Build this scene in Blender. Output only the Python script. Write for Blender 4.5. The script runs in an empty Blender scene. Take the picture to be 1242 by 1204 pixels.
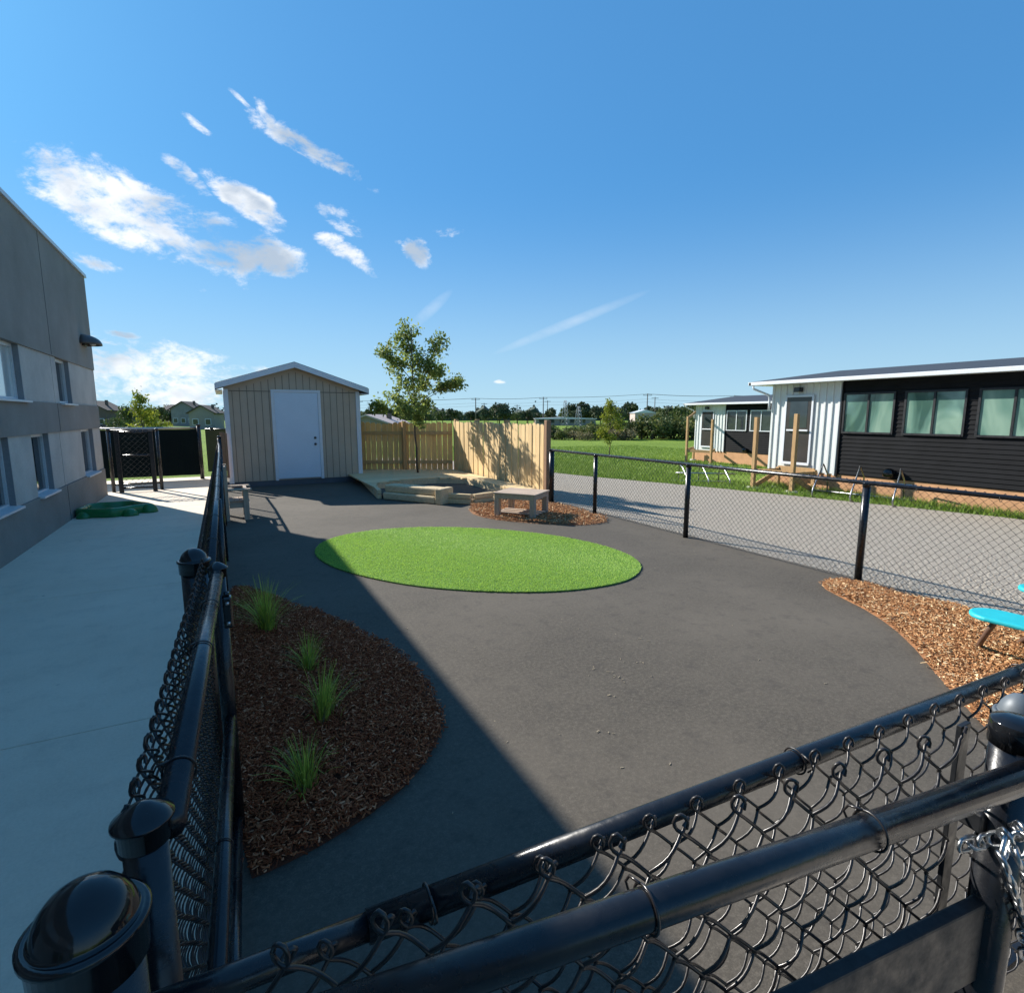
import bpy, math, random
import numpy as np
from mathutils import Vector, Matrix
random.seed(7)
rng = np.random.default_rng(7)
SC = bpy.context.scene
COL = SC.collection
# ------------------------------------------------------------------ camera
PITCH, YAW, CAM_H = math.radians(8.446), math.radians(27.747), 1.65
cam = bpy.data.cameras.new('camera'); cam.sensor_fit = 'HORIZONTAL'; cam.sensor_width = 36.0
cam.lens = 36.0 * 660.0 / 1242.0
cam.clip_start = 0.02; cam.clip_end = 8000
co = bpy.data.objects.new('camera', cam); COL.objects.link(co)
co.location = (0, 0, CAM_H); co.rotation_euler = (math.pi/2 - PITCH, 0, -YAW)
SC.camera = co
SC.view_settings.view_transform = 'Standard'; SC.view_settings.look = 'None'
SC.view_settings.gamma = 1.0; SC.view_settings.use_curve_mapping = False
SC.view_settings.exposure = 1.32
# ------------------------------------------------------------------ sun and sky
SHADOW = Vector((0.76, -1.47, -1.0)).normalized()       # direction the sunlight travels
SUN_EL = math.asin(-SHADOW.z); SUN_AZ = math.atan2(-SHADOW.x, -SHADOW.y)   # clockwise from +Y
sl = bpy.data.lights.new('sun', 'SUN'); sl.energy = 3.6; sl.angle = math.radians(0.5); sl.color = (1.0, 0.95, 0.87)
so = bpy.data.objects.new('sun', sl); COL.objects.link(so)
so.rotation_euler = SHADOW.to_track_quat('-Z', 'Y').to_euler()
CLOUDS = [
((-0.100,0.953,0.284),(10.563,1.501,-1.560),(-8.502,5.542,-21.630),1.1),
((-0.019,0.964,0.264),(10.902,0.737,-2.134),(-9.963,6.810,-25.642),1.2),
((0.068,0.966,0.251),(16.030,-0.504,-2.540),(-11.710,10.564,-37.572),1.12),
((-0.144,0.967,0.209),(28.765,3.952,1.453),(-17.520,16.450,-88.266),0.8),
((-0.039,0.980,0.193),(33.884,1.219,0.540),(-15.203,17.352,-90.994),0.8),
((-0.023,0.942,0.335),(23.920,6.335,-16.267),(-53.852,21.452,-64.074),0.92),
((0.054,0.948,0.314),(16.848,0.727,-5.221),(-24.336,17.072,-47.363),1),
((0.089,0.907,0.411),(16.095,11.084,-27.996),(-80.010,27.439,-43.307),0.7),
((0.152,0.910,0.387),(10.465,-1.163,-1.478),(-19.718,28.466,-59.218),0.85),
((-0.003,0.919,0.393),(44.878,4.602,-10.477),(-69.861,53.635,-125.840),0.6),
((0.184,0.934,0.306),(27.072,-3.979,-4.222),(-15.555,21.825,-57.274),1),
((0.185,0.946,0.267),(18.141,-1.193,-8.419),(-33.252,22.738,-57.497),0.95),
((0.304,0.915,0.266),(33.432,-5.339,-19.834),(-25.418,19.683,-38.659),0.9),
((0.348,0.889,0.298),(25.982,-11.193,3.031),(16.557,22.623,-86.931),0.5),
((0.270,0.921,0.282),(51.530,-16.008,2.950),(6.628,38.113,-130.608),0.5),
((0.545,0.823,0.159),(5.260,-3.841,2.031),(38.390,-7.037,-95.082),0.34),
((-0.119,0.986,0.116),(45.516,5.061,3.651),(-17.024,17.957,-169.851),0.7),
((0.050,0.900,0.432),(47.681,4.422,-14.746),(-93.800,72.915,-140.953),0.5),
((0.326,0.929,0.177),(12.298,-6.417,11.016),(62.126,-8.637,-69.291),0.35),
((-0.095,0.994,0.056),(8.798,0.786,-0.404),(-3.104,0.901,-21.218),0.9),
((0.075,0.996,0.043),(6.177,-0.505,-0.826),(-5.204,1.599,-27.887),0.75),
((0.446,0.893,0.060),(67.068,-33.526,0.094),(5.534,12.677,-229.391),0.6),
((-0.211,0.977,0.027),(12.381,2.593,0.285),(-2.181,0.134,-21.998),0.7)
]
W = bpy.data.worlds.new('World'); SC.world = W; W.use_nodes = True
nt = W.node_tree; nt.nodes.clear(); N = nt.nodes; L = nt.links
def wn(t, **k):
    n = N.new(t)
    for a, b in k.items(): setattr(n, a, b)
    return n
def wmath(op, a, b=None, c=None, clamp=False):
    n = wn('ShaderNodeMath', operation=op); n.use_clamp = clamp
    for i, v in enumerate((a, b, c)):
        if v is None: continue
        if isinstance(v, (int, float)): n.inputs[i].default_value = v
        else: L.new(v, n.inputs[i])
    return n.outputs[0]
def wdot(a, vec):
    n = wn('ShaderNodeVectorMath', operation='DOT_PRODUCT'); L.new(a, n.inputs[0]); n.inputs[1].default_value = vec
    return n.outputs['Value']
tc = wn('ShaderNodeTexCoord'); dirv = tc.outputs['Generated']
sky = wn('ShaderNodeTexSky', sky_type='NISHITA'); sky.sun_disc = False
sky.sun_elevation = SUN_EL; sky.sun_rotation = SUN_AZ
sky.air_density = 1.0; sky.dust_density = 0.8; sky.ozone_density = 2.5; sky.altitude = 200
# several cloud patches, each an ellipse of directions broken up by noise
def wnoise(scale, detail, rough, vec, dist=0.0):
    n = wn('ShaderNodeTexNoise'); n.inputs['Scale'].default_value = scale; n.inputs['Detail'].default_value = detail
    n.inputs['Roughness'].default_value = rough; n.inputs['Distortion'].default_value = dist; L.new(vec, n.inputs['Vector'])
    return n.outputs['Fac']
mp = wn('ShaderNodeMapping'); L.new(dirv, mp.inputs['Vector']); mp.inputs['Scale'].default_value = (1, 1, 1.9); mp.inputs['Rotation'].default_value = (0, 0.35, 0)
n1 = wnoise(9.5, 14, 0.66, mp.outputs[0], 0.3)
n2 = wnoise(38.0, 8, 0.68, mp.outputs[0], 0.5)
best = None
wisp = None
for d, u, v, s in CLOUDS:
    if s > .5: u = tuple(k*.88 for k in u); v = tuple(k*.88 for k in v)
    du = sum(a*b for a, b in zip(d, u)); dv = sum(a*b for a, b in zip(d, v))
    a = wmath('SUBTRACT', wdot(dirv, u), du); b = wmath('SUBTRACT', wdot(dirv, v), dv)
    q = wmath('MULTIPLY_ADD', b, b, wmath('MULTIPLY', a, a))
    if s < .5:
        g = wmath('MULTIPLY', wmath('MAXIMUM', wmath('MULTIPLY_ADD', q, -1.0, 1.0), 0.0), s); wisp = g if wisp is None else wmath('MAXIMUM', wisp, g); continue
    m = wmath('MULTIPLY', wmath('MULTIPLY_ADD', q, -1.0, 1.0), 0.75)
    m = wmath('MINIMUM', wmath('ADD', m, (s-1)*0.9), 0.50)
    best = m if best is None else wmath('MAXIMUM', best, m)
best = wmath('MAXIMUM', best, -2.0)
nsum = wmath('MULTIPLY_ADD', wmath('SUBTRACT', n1, 0.5), 3.5, wmath('MULTIPLY', wmath('SUBTRACT', n2, 0.5), 1.3))
dens = wmath('ADD', best, nsum)
mr = wn('ShaderNodeMapRange'); mr.interpolation_type = 'SMOOTHSTEP'; L.new(dens, mr.inputs['Value'])
mr.inputs['From Min'].default_value = -0.05; mr.inputs['From Max'].default_value = 0.80
cover = wmath('MAXIMUM', wmath('MULTIPLY', mr.outputs[0], 0.94), wmath('MULTIPLY', wisp, wmath('MULTIPLY_ADD', n1, 1.6, -0.35)))
mr2 = wn('ShaderNodeMapRange'); mr2.interpolation_type = 'SMOOTHSTEP'; n3 = wnoise(7.5, 3, 0.5, mp.outputs[0], 0.2); L.new(wmath('MULTIPLY_ADD', wmath('SUBTRACT', n3, 0.5), 2.2, wmath('MULTIPLY_ADD', wmath('SUBTRACT', n2, 0.5), 0.5, best)), mr2.inputs['Value'])
mr2.inputs['From Min'].default_value = 0.12; mr2.inputs['From Max'].default_value = 0.85
cc = wn('ShaderNodeMix', data_type='RGBA'); L.new(mr2.outputs[0], cc.inputs['Factor'])
cc.inputs['A'].default_value = (4.0, 4.05, 4.1, 1); cc.inputs['B'].default_value = (1.8, 2.15, 2.6, 1)
tint = wn('ShaderNodeMix', data_type='RGBA', blend_type='MULTIPLY'); tint.inputs['Factor'].default_value = 1
gm = wn('ShaderNodeGamma'); gm.inputs[1].default_value = 0.38; L.new(sky.outputs[0], gm.inputs[0]); L.new(gm.outputs[0], tint.inputs['A']); tint.inputs['B'].default_value = (0.29, 0.85, 1.50, 1)
sepz = wn('ShaderNodeSeparateXYZ'); L.new(dirv, sepz.inputs[0])
hz = wn('ShaderNodeMapRange'); hz.interpolation_type = 'SMOOTHERSTEP'; L.new(sepz.outputs[2], hz.inputs['Value'])
hz.inputs['From Min'].default_value = -0.22; hz.inputs['From Max'].default_value = 0.42; hz.inputs['To Min'].default_value = 1.0; hz.inputs['To Max'].default_value = 0.0
hzm = wn('ShaderNodeMix', data_type='RGBA'); L.new(hz.outputs[0], hzm.inputs['Factor']); L.new(tint.outputs['Result'], hzm.inputs['A']); hzm.inputs['B'].default_value = (2.15, 3.0, 3.4, 1)
mx = wn('ShaderNodeMix', data_type='RGBA'); L.new(cover, mx.inputs['Factor']); L.new(hzm.outputs['Result'], mx.inputs['A']); L.new(cc.outputs['Result'], mx.inputs['B'])
bg = wn('ShaderNodeBackground'); bg.inputs['Strength'].default_value = 0.112; L.new(mx.outputs['Result'], bg.inputs['Color'])
wo = wn('ShaderNodeOutputWorld'); L.new(bg.outputs[0], wo.inputs['Surface'])
W.cycles.sampling_method = 'MANUAL'; W.cycles.sample_map_resolution = 512

# ------------------------------------------------------------------ material helpers
class Mat:
    def __init__(s, name):
        s.m = bpy.data.materials.new(name); s.m.use_nodes = True; s.nt = s.m.node_tree
        s.b = s.nt.nodes['Principled BSDF']; s.geo = None
    def n(s, t, **k):
        x = s.nt.nodes.new(t)
        for a, b in k.items(): setattr(x, a, b)
        return x
    def link(s, a, b): s.nt.links.new(a, b)
    def coords(s, scale=(1, 1, 1), rot=(0, 0, 0)):
        t = s.n('ShaderNodeTexCoord'); m = s.n('ShaderNodeMapping'); s.link(t.outputs['Object'], m.inputs[0])
        m.inputs['Scale'].default_value = scale; m.inputs['Rotation'].default_value = rot
        return m.outputs[0]
    def noise(s, scale, detail=4, rough=0.55, vec=None, dist=0.0):
        x = s.n('ShaderNodeTexNoise'); x.inputs['Scale'].default_value = scale; x.inputs['Detail'].default_value = detail
        x.inputs['Roughness'].default_value = rough; x.inputs['Distortion'].default_value = dist
        s.link(vec if vec is not None else s.coords(), x.inputs['Vector']); return x.outputs['Fac']
    def ramp(s, fac, stops):
        r = s.n('ShaderNodeValToRGB'); s.link(fac, r.inputs[0]); e = r.color_ramp.elements
        while len(e) < len(stops): e.new(0.5)
        for i, (p, c) in enumerate(stops):
            e[i].position = p; e[i].color = (*c, 1) if len(c) == 3 else c
        return r.outputs[0]
    def mix(s, fac, a, b, mode='MIX'):
        x = s.n('ShaderNodeMix', data_type='RGBA', blend_type=mode)
        for k, v in (('Factor', fac), ('A', a), ('B', b)):
            if isinstance(v, (int, float)): x.inputs[k].default_value = v
            elif isinstance(v, tuple): x.inputs[k].default_value = (*v, 1)
            else: s.link(v, x.inputs[k])
        return x.outputs['Result']
    def island(s):
        g = s.n('ShaderNodeNewGeometry'); return g.outputs['Random Per Island']
    def bump(s, h, strength=0.3, dist=0.01):
        b = s.n('ShaderNodeBump'); b.inputs['Strength'].default_value = strength; b.inputs['Distance'].default_value = dist
        s.link(h, b.inputs['Height']); s.link(b.outputs[0], s.b.inputs['Normal'])
    def col(s, c):
        if isinstance(c, tuple): s.b.inputs['Base Color'].default_value = (*c, 1)
        else: s.link(c, s.b.inputs['Base Color'])
    def set(s, **k):
        for a, v in k.items():
            i = s.b.inputs[a.replace('_', ' ')]
            if isinstance(v, (int, float, tuple)): i.default_value = v
            else: s.link(v, i)
def c3(c, k): return tuple(min(1, x*k) for x in c)
def simple(name, c, rough=0.6, var=0.12, scale=3.0, bump=0.0, bscale=60, spec=0.5, metal=0.0, coat=0.0, fine=0.08):
    m = Mat(name); v = m.coords()
    a = m.ramp(m.noise(scale, 5, 0.6, v), [(0.3, c3(c, 1-var)), (0.7, c3(c, 1+var))])
    if fine: a = m.mix(fine*2, a, m.ramp(m.noise(bscale, 3, 0.6, v), [(0.3, c3(c, 0.5)), (0.7, c3(c, 1.5))]))
    m.col(a); m.set(Roughness=rough, Metallic=metal, Specular_IOR_Level=spec, Coat_Weight=coat)
    if bump: m.bump(m.noise(bscale, 4, 0.6, v), bump, 0.01)
    return m.m
def wood(name, c, axis='Z', var=0.2, rough=0.75, dark=0.55, knots=True):
    m = Mat(name); sc = {'X': (1.2, 14, 14), 'Y': (14, 1.2, 14), 'Z': (14, 14, 1.2)}[axis]
    t = m.n('ShaderNodeTexCoord'); isl = m.island()
    off = m.n('ShaderNodeVectorMath', operation='ADD'); m.link(t.outputs['Object'], off.inputs[0])
    sc3 = m.n('ShaderNodeMath', operation='MULTIPLY'); m.link(isl, sc3.inputs[0]); sc3.inputs[1].default_value = 37.0
    m.link(sc3.outputs[0], off.inputs[1])
    mp_ = m.n('ShaderNodeMapping'); m.link(off.outputs[0], mp_.inputs[0]); mp_.inputs['Scale'].default_value = sc
    g = m.noise(2.2, 6, 0.65, mp_.outputs[0], 0.6)
    base = m.ramp(g, [(0.25, c3(c, dark+0.15)), (0.55, c), (0.8, c3(c, 1.18))])
    tone = m.ramp(isl, [(0.0, c3((1, 1, 1), 1-var)), (0.5, (0.97, 0.95, 0.93)), (1.0, (1, 1, 1))])
    base = m.mix(1.0, base, tone, 'MULTIPLY')
    if knots:
        k = m.noise(5.5, 2, 0.5, m.coords((1, 1, 0.45) if axis == 'Z' else (1, 1, 1)))
        base = m.mix(m.ramp(k, [(0.70, (0, 0, 0)), (0.78, (0.6, 0.6, 0.6))]), base, c3(c, 0.35))
    m.col(base); m.set(Roughness=rough, Specular_IOR_Level=0.25); m.bump(g, 0.25, 0.004)
    return m.m

# asphalt: dark, speckled, with paler dusty patches and fine cracks
def asphalt():
    m = Mat('asphalt'); v = m.coords()
    f = m.mix(0.5, m.noise(150, 4, 0.8, v), m.noise(42, 5, 0.8, v)); mid = m.noise(7, 6, 0.75, v); big = m.noise(0.55, 5, 0.6, v)
    a = m.ramp(f, [(0.34, (0.036, 0.031, 0.024)), (0.5, (0.077, 0.066, 0.052)), (0.64, (0.150, 0.129, 0.102))])
    a = m.mix(m.ramp(big, [(0.38, (0, 0, 0)), (0.66, (0.75, 0.75, 0.75))]), a, (0.122, 0.104, 0.082))
    a = m.mix(m.ramp(mid, [(0.52, (0, 0, 0)), (0.72, (0.6, 0.6, 0.6))]), a, (0.046, 0.040, 0.035))
    vo = m.n('ShaderNodeTexVoronoi'); vo.feature = 'F1'; vo.inputs['Scale'].default_value = 9.0; m.link(v, vo.inputs['Vector'])
    vs = m.ramp(vo.outputs['Distance'], [(0.035, (0.8, 0.8, 0.8)), (0.06, (0, 0, 0))])
    sel = m.ramp(m.noise(1.3, 2, 0.5, v), [(0.60, (0, 0, 0)), (0.68, (1, 1, 1))])
    a = m.mix(m.mix(1.0, vs, sel, 'MULTIPLY'), a, (0.34, 0.28, 0.19))
    m.col(a); m.set(Roughness=0.88, Specular_IOR_Level=0.3); m.bump(m.mix(0.35, f, mid), 0.25, 0.003)
    return m.m
def concrete():
    m = Mat('concrete'); v = m.coords()
    big = m.noise(0.7, 6, 0.62, v); f = m.noise(90, 4, 0.7, v); med = m.noise(4, 5, 0.7, v)
    a = m.ramp(big, [(0.3, (0.66, 0.545, 0.41)), (0.7, (0.78, 0.65, 0.50))])
    a = m.mix(m.ramp(med, [(0.50, (0, 0, 0)), (0.80, (0.55, 0.55, 0.55))]), a, (0.46, 0.385, 0.30))
    a = m.mix(0.16, a, m.ramp(f, [(0.3, (0.25, 0.24, 0.22)), (0.7, (0.72, 0.69, 0.64))]))
    vo = m.n('ShaderNodeTexVoronoi'); vo.inputs['Scale'].default_value = 5.0; m.link(v, vo.inputs['Vector'])
    sp = m.ramp(vo.outputs['Distance'], [(0.035, (0.85, 0.85, 0.85)), (0.085, (0, 0, 0))])
    sel = m.ramp(m.noise(2.1, 2, 0.5, v), [(0.52, (0, 0, 0)), (0.6, (1, 1, 1))])
    a = m.mix(m.mix(1.0, sp, sel, 'MULTIPLY'), a, (0.12, 0.11, 0.10))
    m.col(a); m.set(Roughness=0.8, Specular_IOR_Level=0.35); m.bump(m.mix(0.5, f, med), 0.18, 0.004)
    return m.m
def gravel():
    m = Mat('gravel'); v = m.coords()
    vo = m.n('ShaderNodeTexVoronoi'); vo.inputs['Scale'].default_value = 38; m.link(v, vo.inputs['Vector'])
    big = m.noise(0.5, 5, 0.6, v)
    a = m.ramp(m.noise(22, 6, 0.85, v), [(0.3, (0.13, 0.11, 0.085)), (0.5, (0.35, 0.305, 0.245)), (0.7, (0.62, 0.545, 0.445))])
    a = m.mix(m.ramp(big, [(0.35, (0, 0, 0)), (0.7, (0.5, 0.5, 0.5))]), a, (0.35, 0.30, 0.24))
    m.col(a); m.set(Roughness=0.9, Specular_IOR_Level=0.25); m.bump(vo.outputs['Distance'], 0.8, 0.02)
    return m.m
def grass(name, a1, a2, a3):
    m = Mat(name); v = m.coords()
    c = m.ramp(m.noise(0.12, 6, 0.6, v), [(0.3, a1), (0.55, a2), (0.75, a3)])
    c = m.mix(0.45, c, m.ramp(m.noise(7, 6, 0.75, v), [(0.3, c3(a1, 0.55)), (0.7, c3(a3, 1.25))]))
    m.col(c); m.set(Roughness=0.95, Specular_IOR_Level=0.1); m.bump(m.noise(30, 4, 0.7, v), 0.9, 0.05)
    return m.m
def blades(name, c, var=0.35, trans=0.0):
    m = Mat(name)
    c1 = m.ramp(m.island(), [(0, c3(c, 1-var)), (0.6, c), (1, c3((c[0]*1.3, c[1]*1.08, c[2]), 1+var*0.6))])
    m.col(c1); m.set(Roughness=0.6, Specular_IOR_Level=0.25)
    if trans:
        tr = m.n('ShaderNodeBsdfTranslucent'); m.link(c1, tr.inputs[0]); mixs = m.n('ShaderNodeMixShader'); mixs.inputs[0].default_value = trans
        m.link(m.b.outputs[0], mixs.inputs[1]); m.link(tr.outputs[0], mixs.inputs[2])
        m.link(mixs.outputs[0], m.nt.nodes['Material Output'].inputs[0])
    return m.m
M = {}
M['asphalt'] = asphalt(); M['concrete'] = concrete(); M['gravel'] = gravel()
M['field'] = grass('field_grass', (0.11, 0.18, 0.025), (0.165, 0.25, 0.035), (0.22, 0.30, 0.055))
M['turfbase'] = simple('turf_backing', (0.10, 0.20, 0.03), 0.95, 0.2, 8, 0.5, 90)
M['turf'] = blades('turf_blades', (0.37, 0.58, 0.12), 0.25, 0.35)
M['blade'] = blades('grass_blades', (0.19, 0.30, 0.05), 0.35, 0.3)
M['clump'] = blades('clump_blades', (0.42, 0.50, 0.08), 0.4, 0.3)
M['clumpdry'] = blades('dry_blades', (0.20, 0.20, 0.10), 0.4, 0.2)
def chips(name, a, b, c):
    m = Mat(name); m.col(m.ramp(m.island(), [(0, a), (0.5, b), (0.86, c), (0.97, (min(.9, c[0]*1.5), min(.85, c[1]*2.0), min(.8, c[2]*2.6)))]))
    m.set(Roughness=0.85, Specular_IOR_Level=0.2); return m.m
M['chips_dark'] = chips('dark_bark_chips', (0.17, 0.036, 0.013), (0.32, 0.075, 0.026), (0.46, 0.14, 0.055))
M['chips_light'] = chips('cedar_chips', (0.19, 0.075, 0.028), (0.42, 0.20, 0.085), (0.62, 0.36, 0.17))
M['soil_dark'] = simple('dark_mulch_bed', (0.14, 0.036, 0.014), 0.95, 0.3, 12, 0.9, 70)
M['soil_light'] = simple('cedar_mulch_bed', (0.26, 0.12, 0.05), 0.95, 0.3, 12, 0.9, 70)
def black_coat(name, c, rough, bumps=0.12):
    m = Mat(name); v = m.coords()
    sp = m.ramp(m.noise(55, 5, 0.75, v), [(0.66, (0, 0, 0)), (0.74, (0.35, 0.35, 0.35))]); du = m.ramp(m.noise(6, 6, 0.7, v), [(0.45, (0, 0, 0)), (0.8, (0.10, 0.10, 0.10))])
    cb = m.ramp(m.noise(25, 4, 0.6, v), [(0.3, c3(c, 0.8)), (0.75, c3(c, 1.3))])
    m.col(m.mix(du, m.mix(sp, cb, (0.09, 0.09, 0.09)), (0.16, 0.145, 0.125)))
    rr = m.ramp(m.noise(14, 5, 0.7, v), [(0.35, (rough*0.75,)*3), (0.7, (rough*1.5,)*3)])
    m.set(Roughness=rr, Specular_IOR_Level=0.5, Coat_Weight=0.0); m.bump(m.mix(0.35, m.noise(13, 3, 0.5, v), m.noise(60, 3, 0.5, v)), bumps*2.2, 0.006)
    return m.m
M['black_pipe'] = black_coat('black_powder_coat', (0.008, 0.009, 0.012), 0.24)
M['black_cap'] = black_coat('black_cap_paint', (0.005, 0.006, 0.008), 0.10, 0.04)
M['wire'] = black_coat('black_vinyl_wire', (0.018, 0.015, 0.015), 0.33, 0.02)
M['board_black'] = black_coat('black_painted_board', (0.006, 0.007, 0.009), 0.5)
M['screen'] = simple('dark_privacy_screen', (0.004, 0.009, 0.011), 0.95, 0.15, 3, 0.2, 150, spec=0.1)
M['screen_green'] = simple('green_privacy_screen', (0.022, 0.038, 0.020), 0.85, 0.15, 3, 0.2, 150)
M['silver'] = simple('galvanised_steel', (0.40, 0.41, 0.42), 0.34, 0.1, 20, 0.1, 60, metal=1.0)
M['glint_cap'] = simple('cap_metal_painted_glint', (0.10, 0.12, 0.14), 0.5, 0.1, 20, metal=0.1)  # glint of sun and sky on the dome, painted in as a paler colour
M['bolt'] = simple('steel_bolt', (0.55, 0.55, 0.55), 0.3, 0.05, 20, metal=0.9)
# ------------------------------------------------------------------ mesh helpers
class MB:
    def __init__(s): s.V = []; s.F = []; s.nv = 0; s.smooth = []
    def add(s, v, f, smooth=False):
        k = s.nv; s.V.extend([tuple(map(float, p)) for p in v]); s.F.extend([tuple(i+k for i in q) for q in f]); s.nv += len(v)
        s.smooth.extend([smooth]*len(f)); return s
    def box(s, x0, x1, y0, y1, z0, z1):
        return s.add([(x0,y0,z0),(x1,y0,z0),(x1,y1,z0),(x0,y1,z0),(x0,y0,z1),(x1,y0,z1),(x1,y1,z1),(x0,y1,z1)],
                     [(0,3,2,1),(4,5,6,7),(0,1,5,4),(1,2,6,5),(2,3,7,6),(3,0,4,7)])
    def obox(s, c, dx, dy, dz, ax, up=(0,0,1)):
        """box centred at c, dx along ax, dz along up"""
        ax = Vector(ax).normalized(); up = Vector(up); ay = up.cross(ax).normalized(); az = ax.cross(ay).normalized(); c = Vector(c)
        v = []
        for k in (-1, 1):
            for i, j in ((-1,-1),(1,-1),(1,1),(-1,1)): v.append(c+ax*(i*dx/2)+ay*(j*dy/2)+az*(k*dz/2))
        return s.add(v, [(0,3,2,1),(4,5,6,7),(0,1,5,4),(1,2,6,5),(2,3,7,6),(3,0,4,7)])
    def beam(s, a, b, w, h, up=(0,0,1)):
        a = Vector(a); b = Vector(b); return s.obox((a+b)/2, (b-a).length, w, h, b-a, up)
    def prism(s, poly, z0, z1):
        n = len(poly); ar = sum(poly[i][0]*poly[(i+1)%n][1]-poly[(i+1)%n][0]*poly[i][1] for i in range(n))
        if ar < 0: poly = poly[::-1]
        v = [(p[0],p[1],z0) for p in poly]+[(p[0],p[1],z1) for p in poly]
        f = [tuple(range(n-1,-1,-1)), tuple(range(n,2*n))]+[(i,(i+1)%n,n+(i+1)%n,n+i) for i in range(n)]
        return s.add(v, f)
    def prism_y(s, prof, y0, y1):
        """profile in (x, z), extruded along y"""
        n = len(prof); v = [(p[0],y0,p[1]) for p in prof]+[(p[0],y1,p[1]) for p in prof]
        return s.add(v, [tuple(range(n)), tuple(range(2*n-1,n-1,-1))]+[(i,n+i,n+(i+1)%n,(i+1)%n) for i in range(n)])
    def tube(s, path, r, seg=8, closed=False, caps=True):
        P = np.array([tuple(p) for p in path], float); n = len(P)
        R = np.full(n, r) if np.isscalar(r) else np.array(r, float)
        T = (np.roll(P,-1,0)-np.roll(P,1,0)) if closed else np.gradient(P, axis=0)
        T /= np.maximum(np.linalg.norm(T, axis=1, keepdims=True), 1e-9)
        u = np.cross(T[0], (0,0,1.0) if abs(T[0][2]) < 0.9 else (1.0,0,0)); u /= np.linalg.norm(u)
        v = []; an = np.arange(seg)*2*math.pi/seg
        for i in range(n):
            u = u-T[i]*(u@T[i]); u /= max(np.linalg.norm(u), 1e-9); w = np.cross(T[i], u)
            v.extend((P[i]+R[i]*(math.cos(a)*u+math.sin(a)*w)) for a in an)
        f = []; m = n if closed else n-1
        for i in range(m):
            for j in range(seg):
                a = i*seg+j; b = i*seg+(j+1)%seg; c = ((i+1)%n)*seg+(j+1)%seg; d = ((i+1)%n)*seg+j
                f.append((a,b,c,d))
        if caps and not closed: f += [tuple(range(seg-1,-1,-1)), tuple(range((n-1)*seg, n*seg))]
        return s.add(v, f, True)
    def lathe(s, c, prof, seg=32):
        """prof: list of (radius, z) from bottom to top about the vertical through c"""
        v = []; f = []
        for r, z in prof:
            for j in range(seg):
                a = 2*math.pi*j/seg; v.append((c[0]+r*math.cos(a), c[1]+r*math.sin(a), c[2]+z))
        for i in range(len(prof)-1):
            for j in range(seg): f.append((i*seg+j, i*seg+(j+1)%seg, (i+1)*seg+(j+1)%seg, (i+1)*seg+j))
        f += [tuple(range(seg-1,-1,-1)), tuple(range((len(prof)-1)*seg, len(prof)*seg))]
        return s.add(v, f, True)
    def build(s, name, mat, parent=None, bevel=0, kind=None, recalc=False):
        me = bpy.data.meshes.new(name); me.from_pydata(s.V, [], s.F)
        me.polygons.foreach_set('use_smooth', s.smooth)
        for m in (mat if isinstance(mat, (list, tuple)) else [mat]): me.materials.append(m)
        me.update()
        o = bpy.data.objects.new(name, me); COL.objects.link(o)
        if parent is not None: o.parent = parent; o.matrix_parent_inverse = Matrix.Translation(-parent.location)
        if kind: o['kind'] = kind
        if bevel:
            b = o.modifiers.new('bevel', 'BEVEL'); b.width = bevel; b.segments = 2; b.limit_method = 'ANGLE'; b.angle_limit = math.radians(40)
        return o
def wires(name, paths, r, seg, mat, parent):
    """many equally long polylines swept into thin wires, all in one mesh. paths: (W, n, 3)"""
    P = np.asarray(paths, float); Wn, n, _ = P.shape
    T = np.gradient(P, axis=1); nT = np.linalg.norm(T, axis=2, keepdims=True)
    for i in range(n-2, -1, -1): T[:, i] = np.where(nT[:, i] < 1e-7, T[:, i+1], T[:, i])
    T /= np.maximum(np.linalg.norm(T, axis=2, keepdims=True), 1e-9)
    ref = np.zeros_like(T); ref[..., 0] = 0.37; ref[..., 1] = 0.81; ref[..., 2] = 0.45
    U = np.cross(T, ref); U /= np.linalg.norm(U, axis=2, keepdims=True); V = np.cross(T, U)
    an = np.arange(seg)*2*math.pi/seg
    verts = P[:, :, None, :]+r*(np.cos(an)[None, None, :, None]*U[:, :, None, :]+np.sin(an)[None, None, :, None]*V[:, :, None, :])
    verts = verts.reshape(-1, 3)
    idx = np.arange(Wn*n*seg).reshape(Wn, n, seg); a = idx[:, :-1, :]; b = np.roll(a, -1, 2); d = idx[:, 1:, :]; c = np.roll(d, -1, 2)
    q = np.stack([a, b, c, d], -1).reshape(-1, 4)
    me = bpy.data.meshes.new(name); me.vertices.add(len(verts)); me.vertices.foreach_set('co', verts.ravel())
    me.loops.add(q.size); me.loops.foreach_set('vertex_index', q.ravel().astype(np.int32))
    me.polygons.add(len(q)); me.polygons.foreach_set('loop_start', np.arange(0, q.size, 4, dtype=np.int32)); me.polygons.foreach_set('use_smooth', np.ones(len(q), bool))
    me.update(calc_edges=True); me.validate(); me.materials.append(mat)
    o = bpy.data.objects.new(name, me); COL.objects.link(o)
    if parent is not None: o.parent = parent; o.matrix_parent_inverse = Matrix.Translation(-parent.location)
    return o
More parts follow.
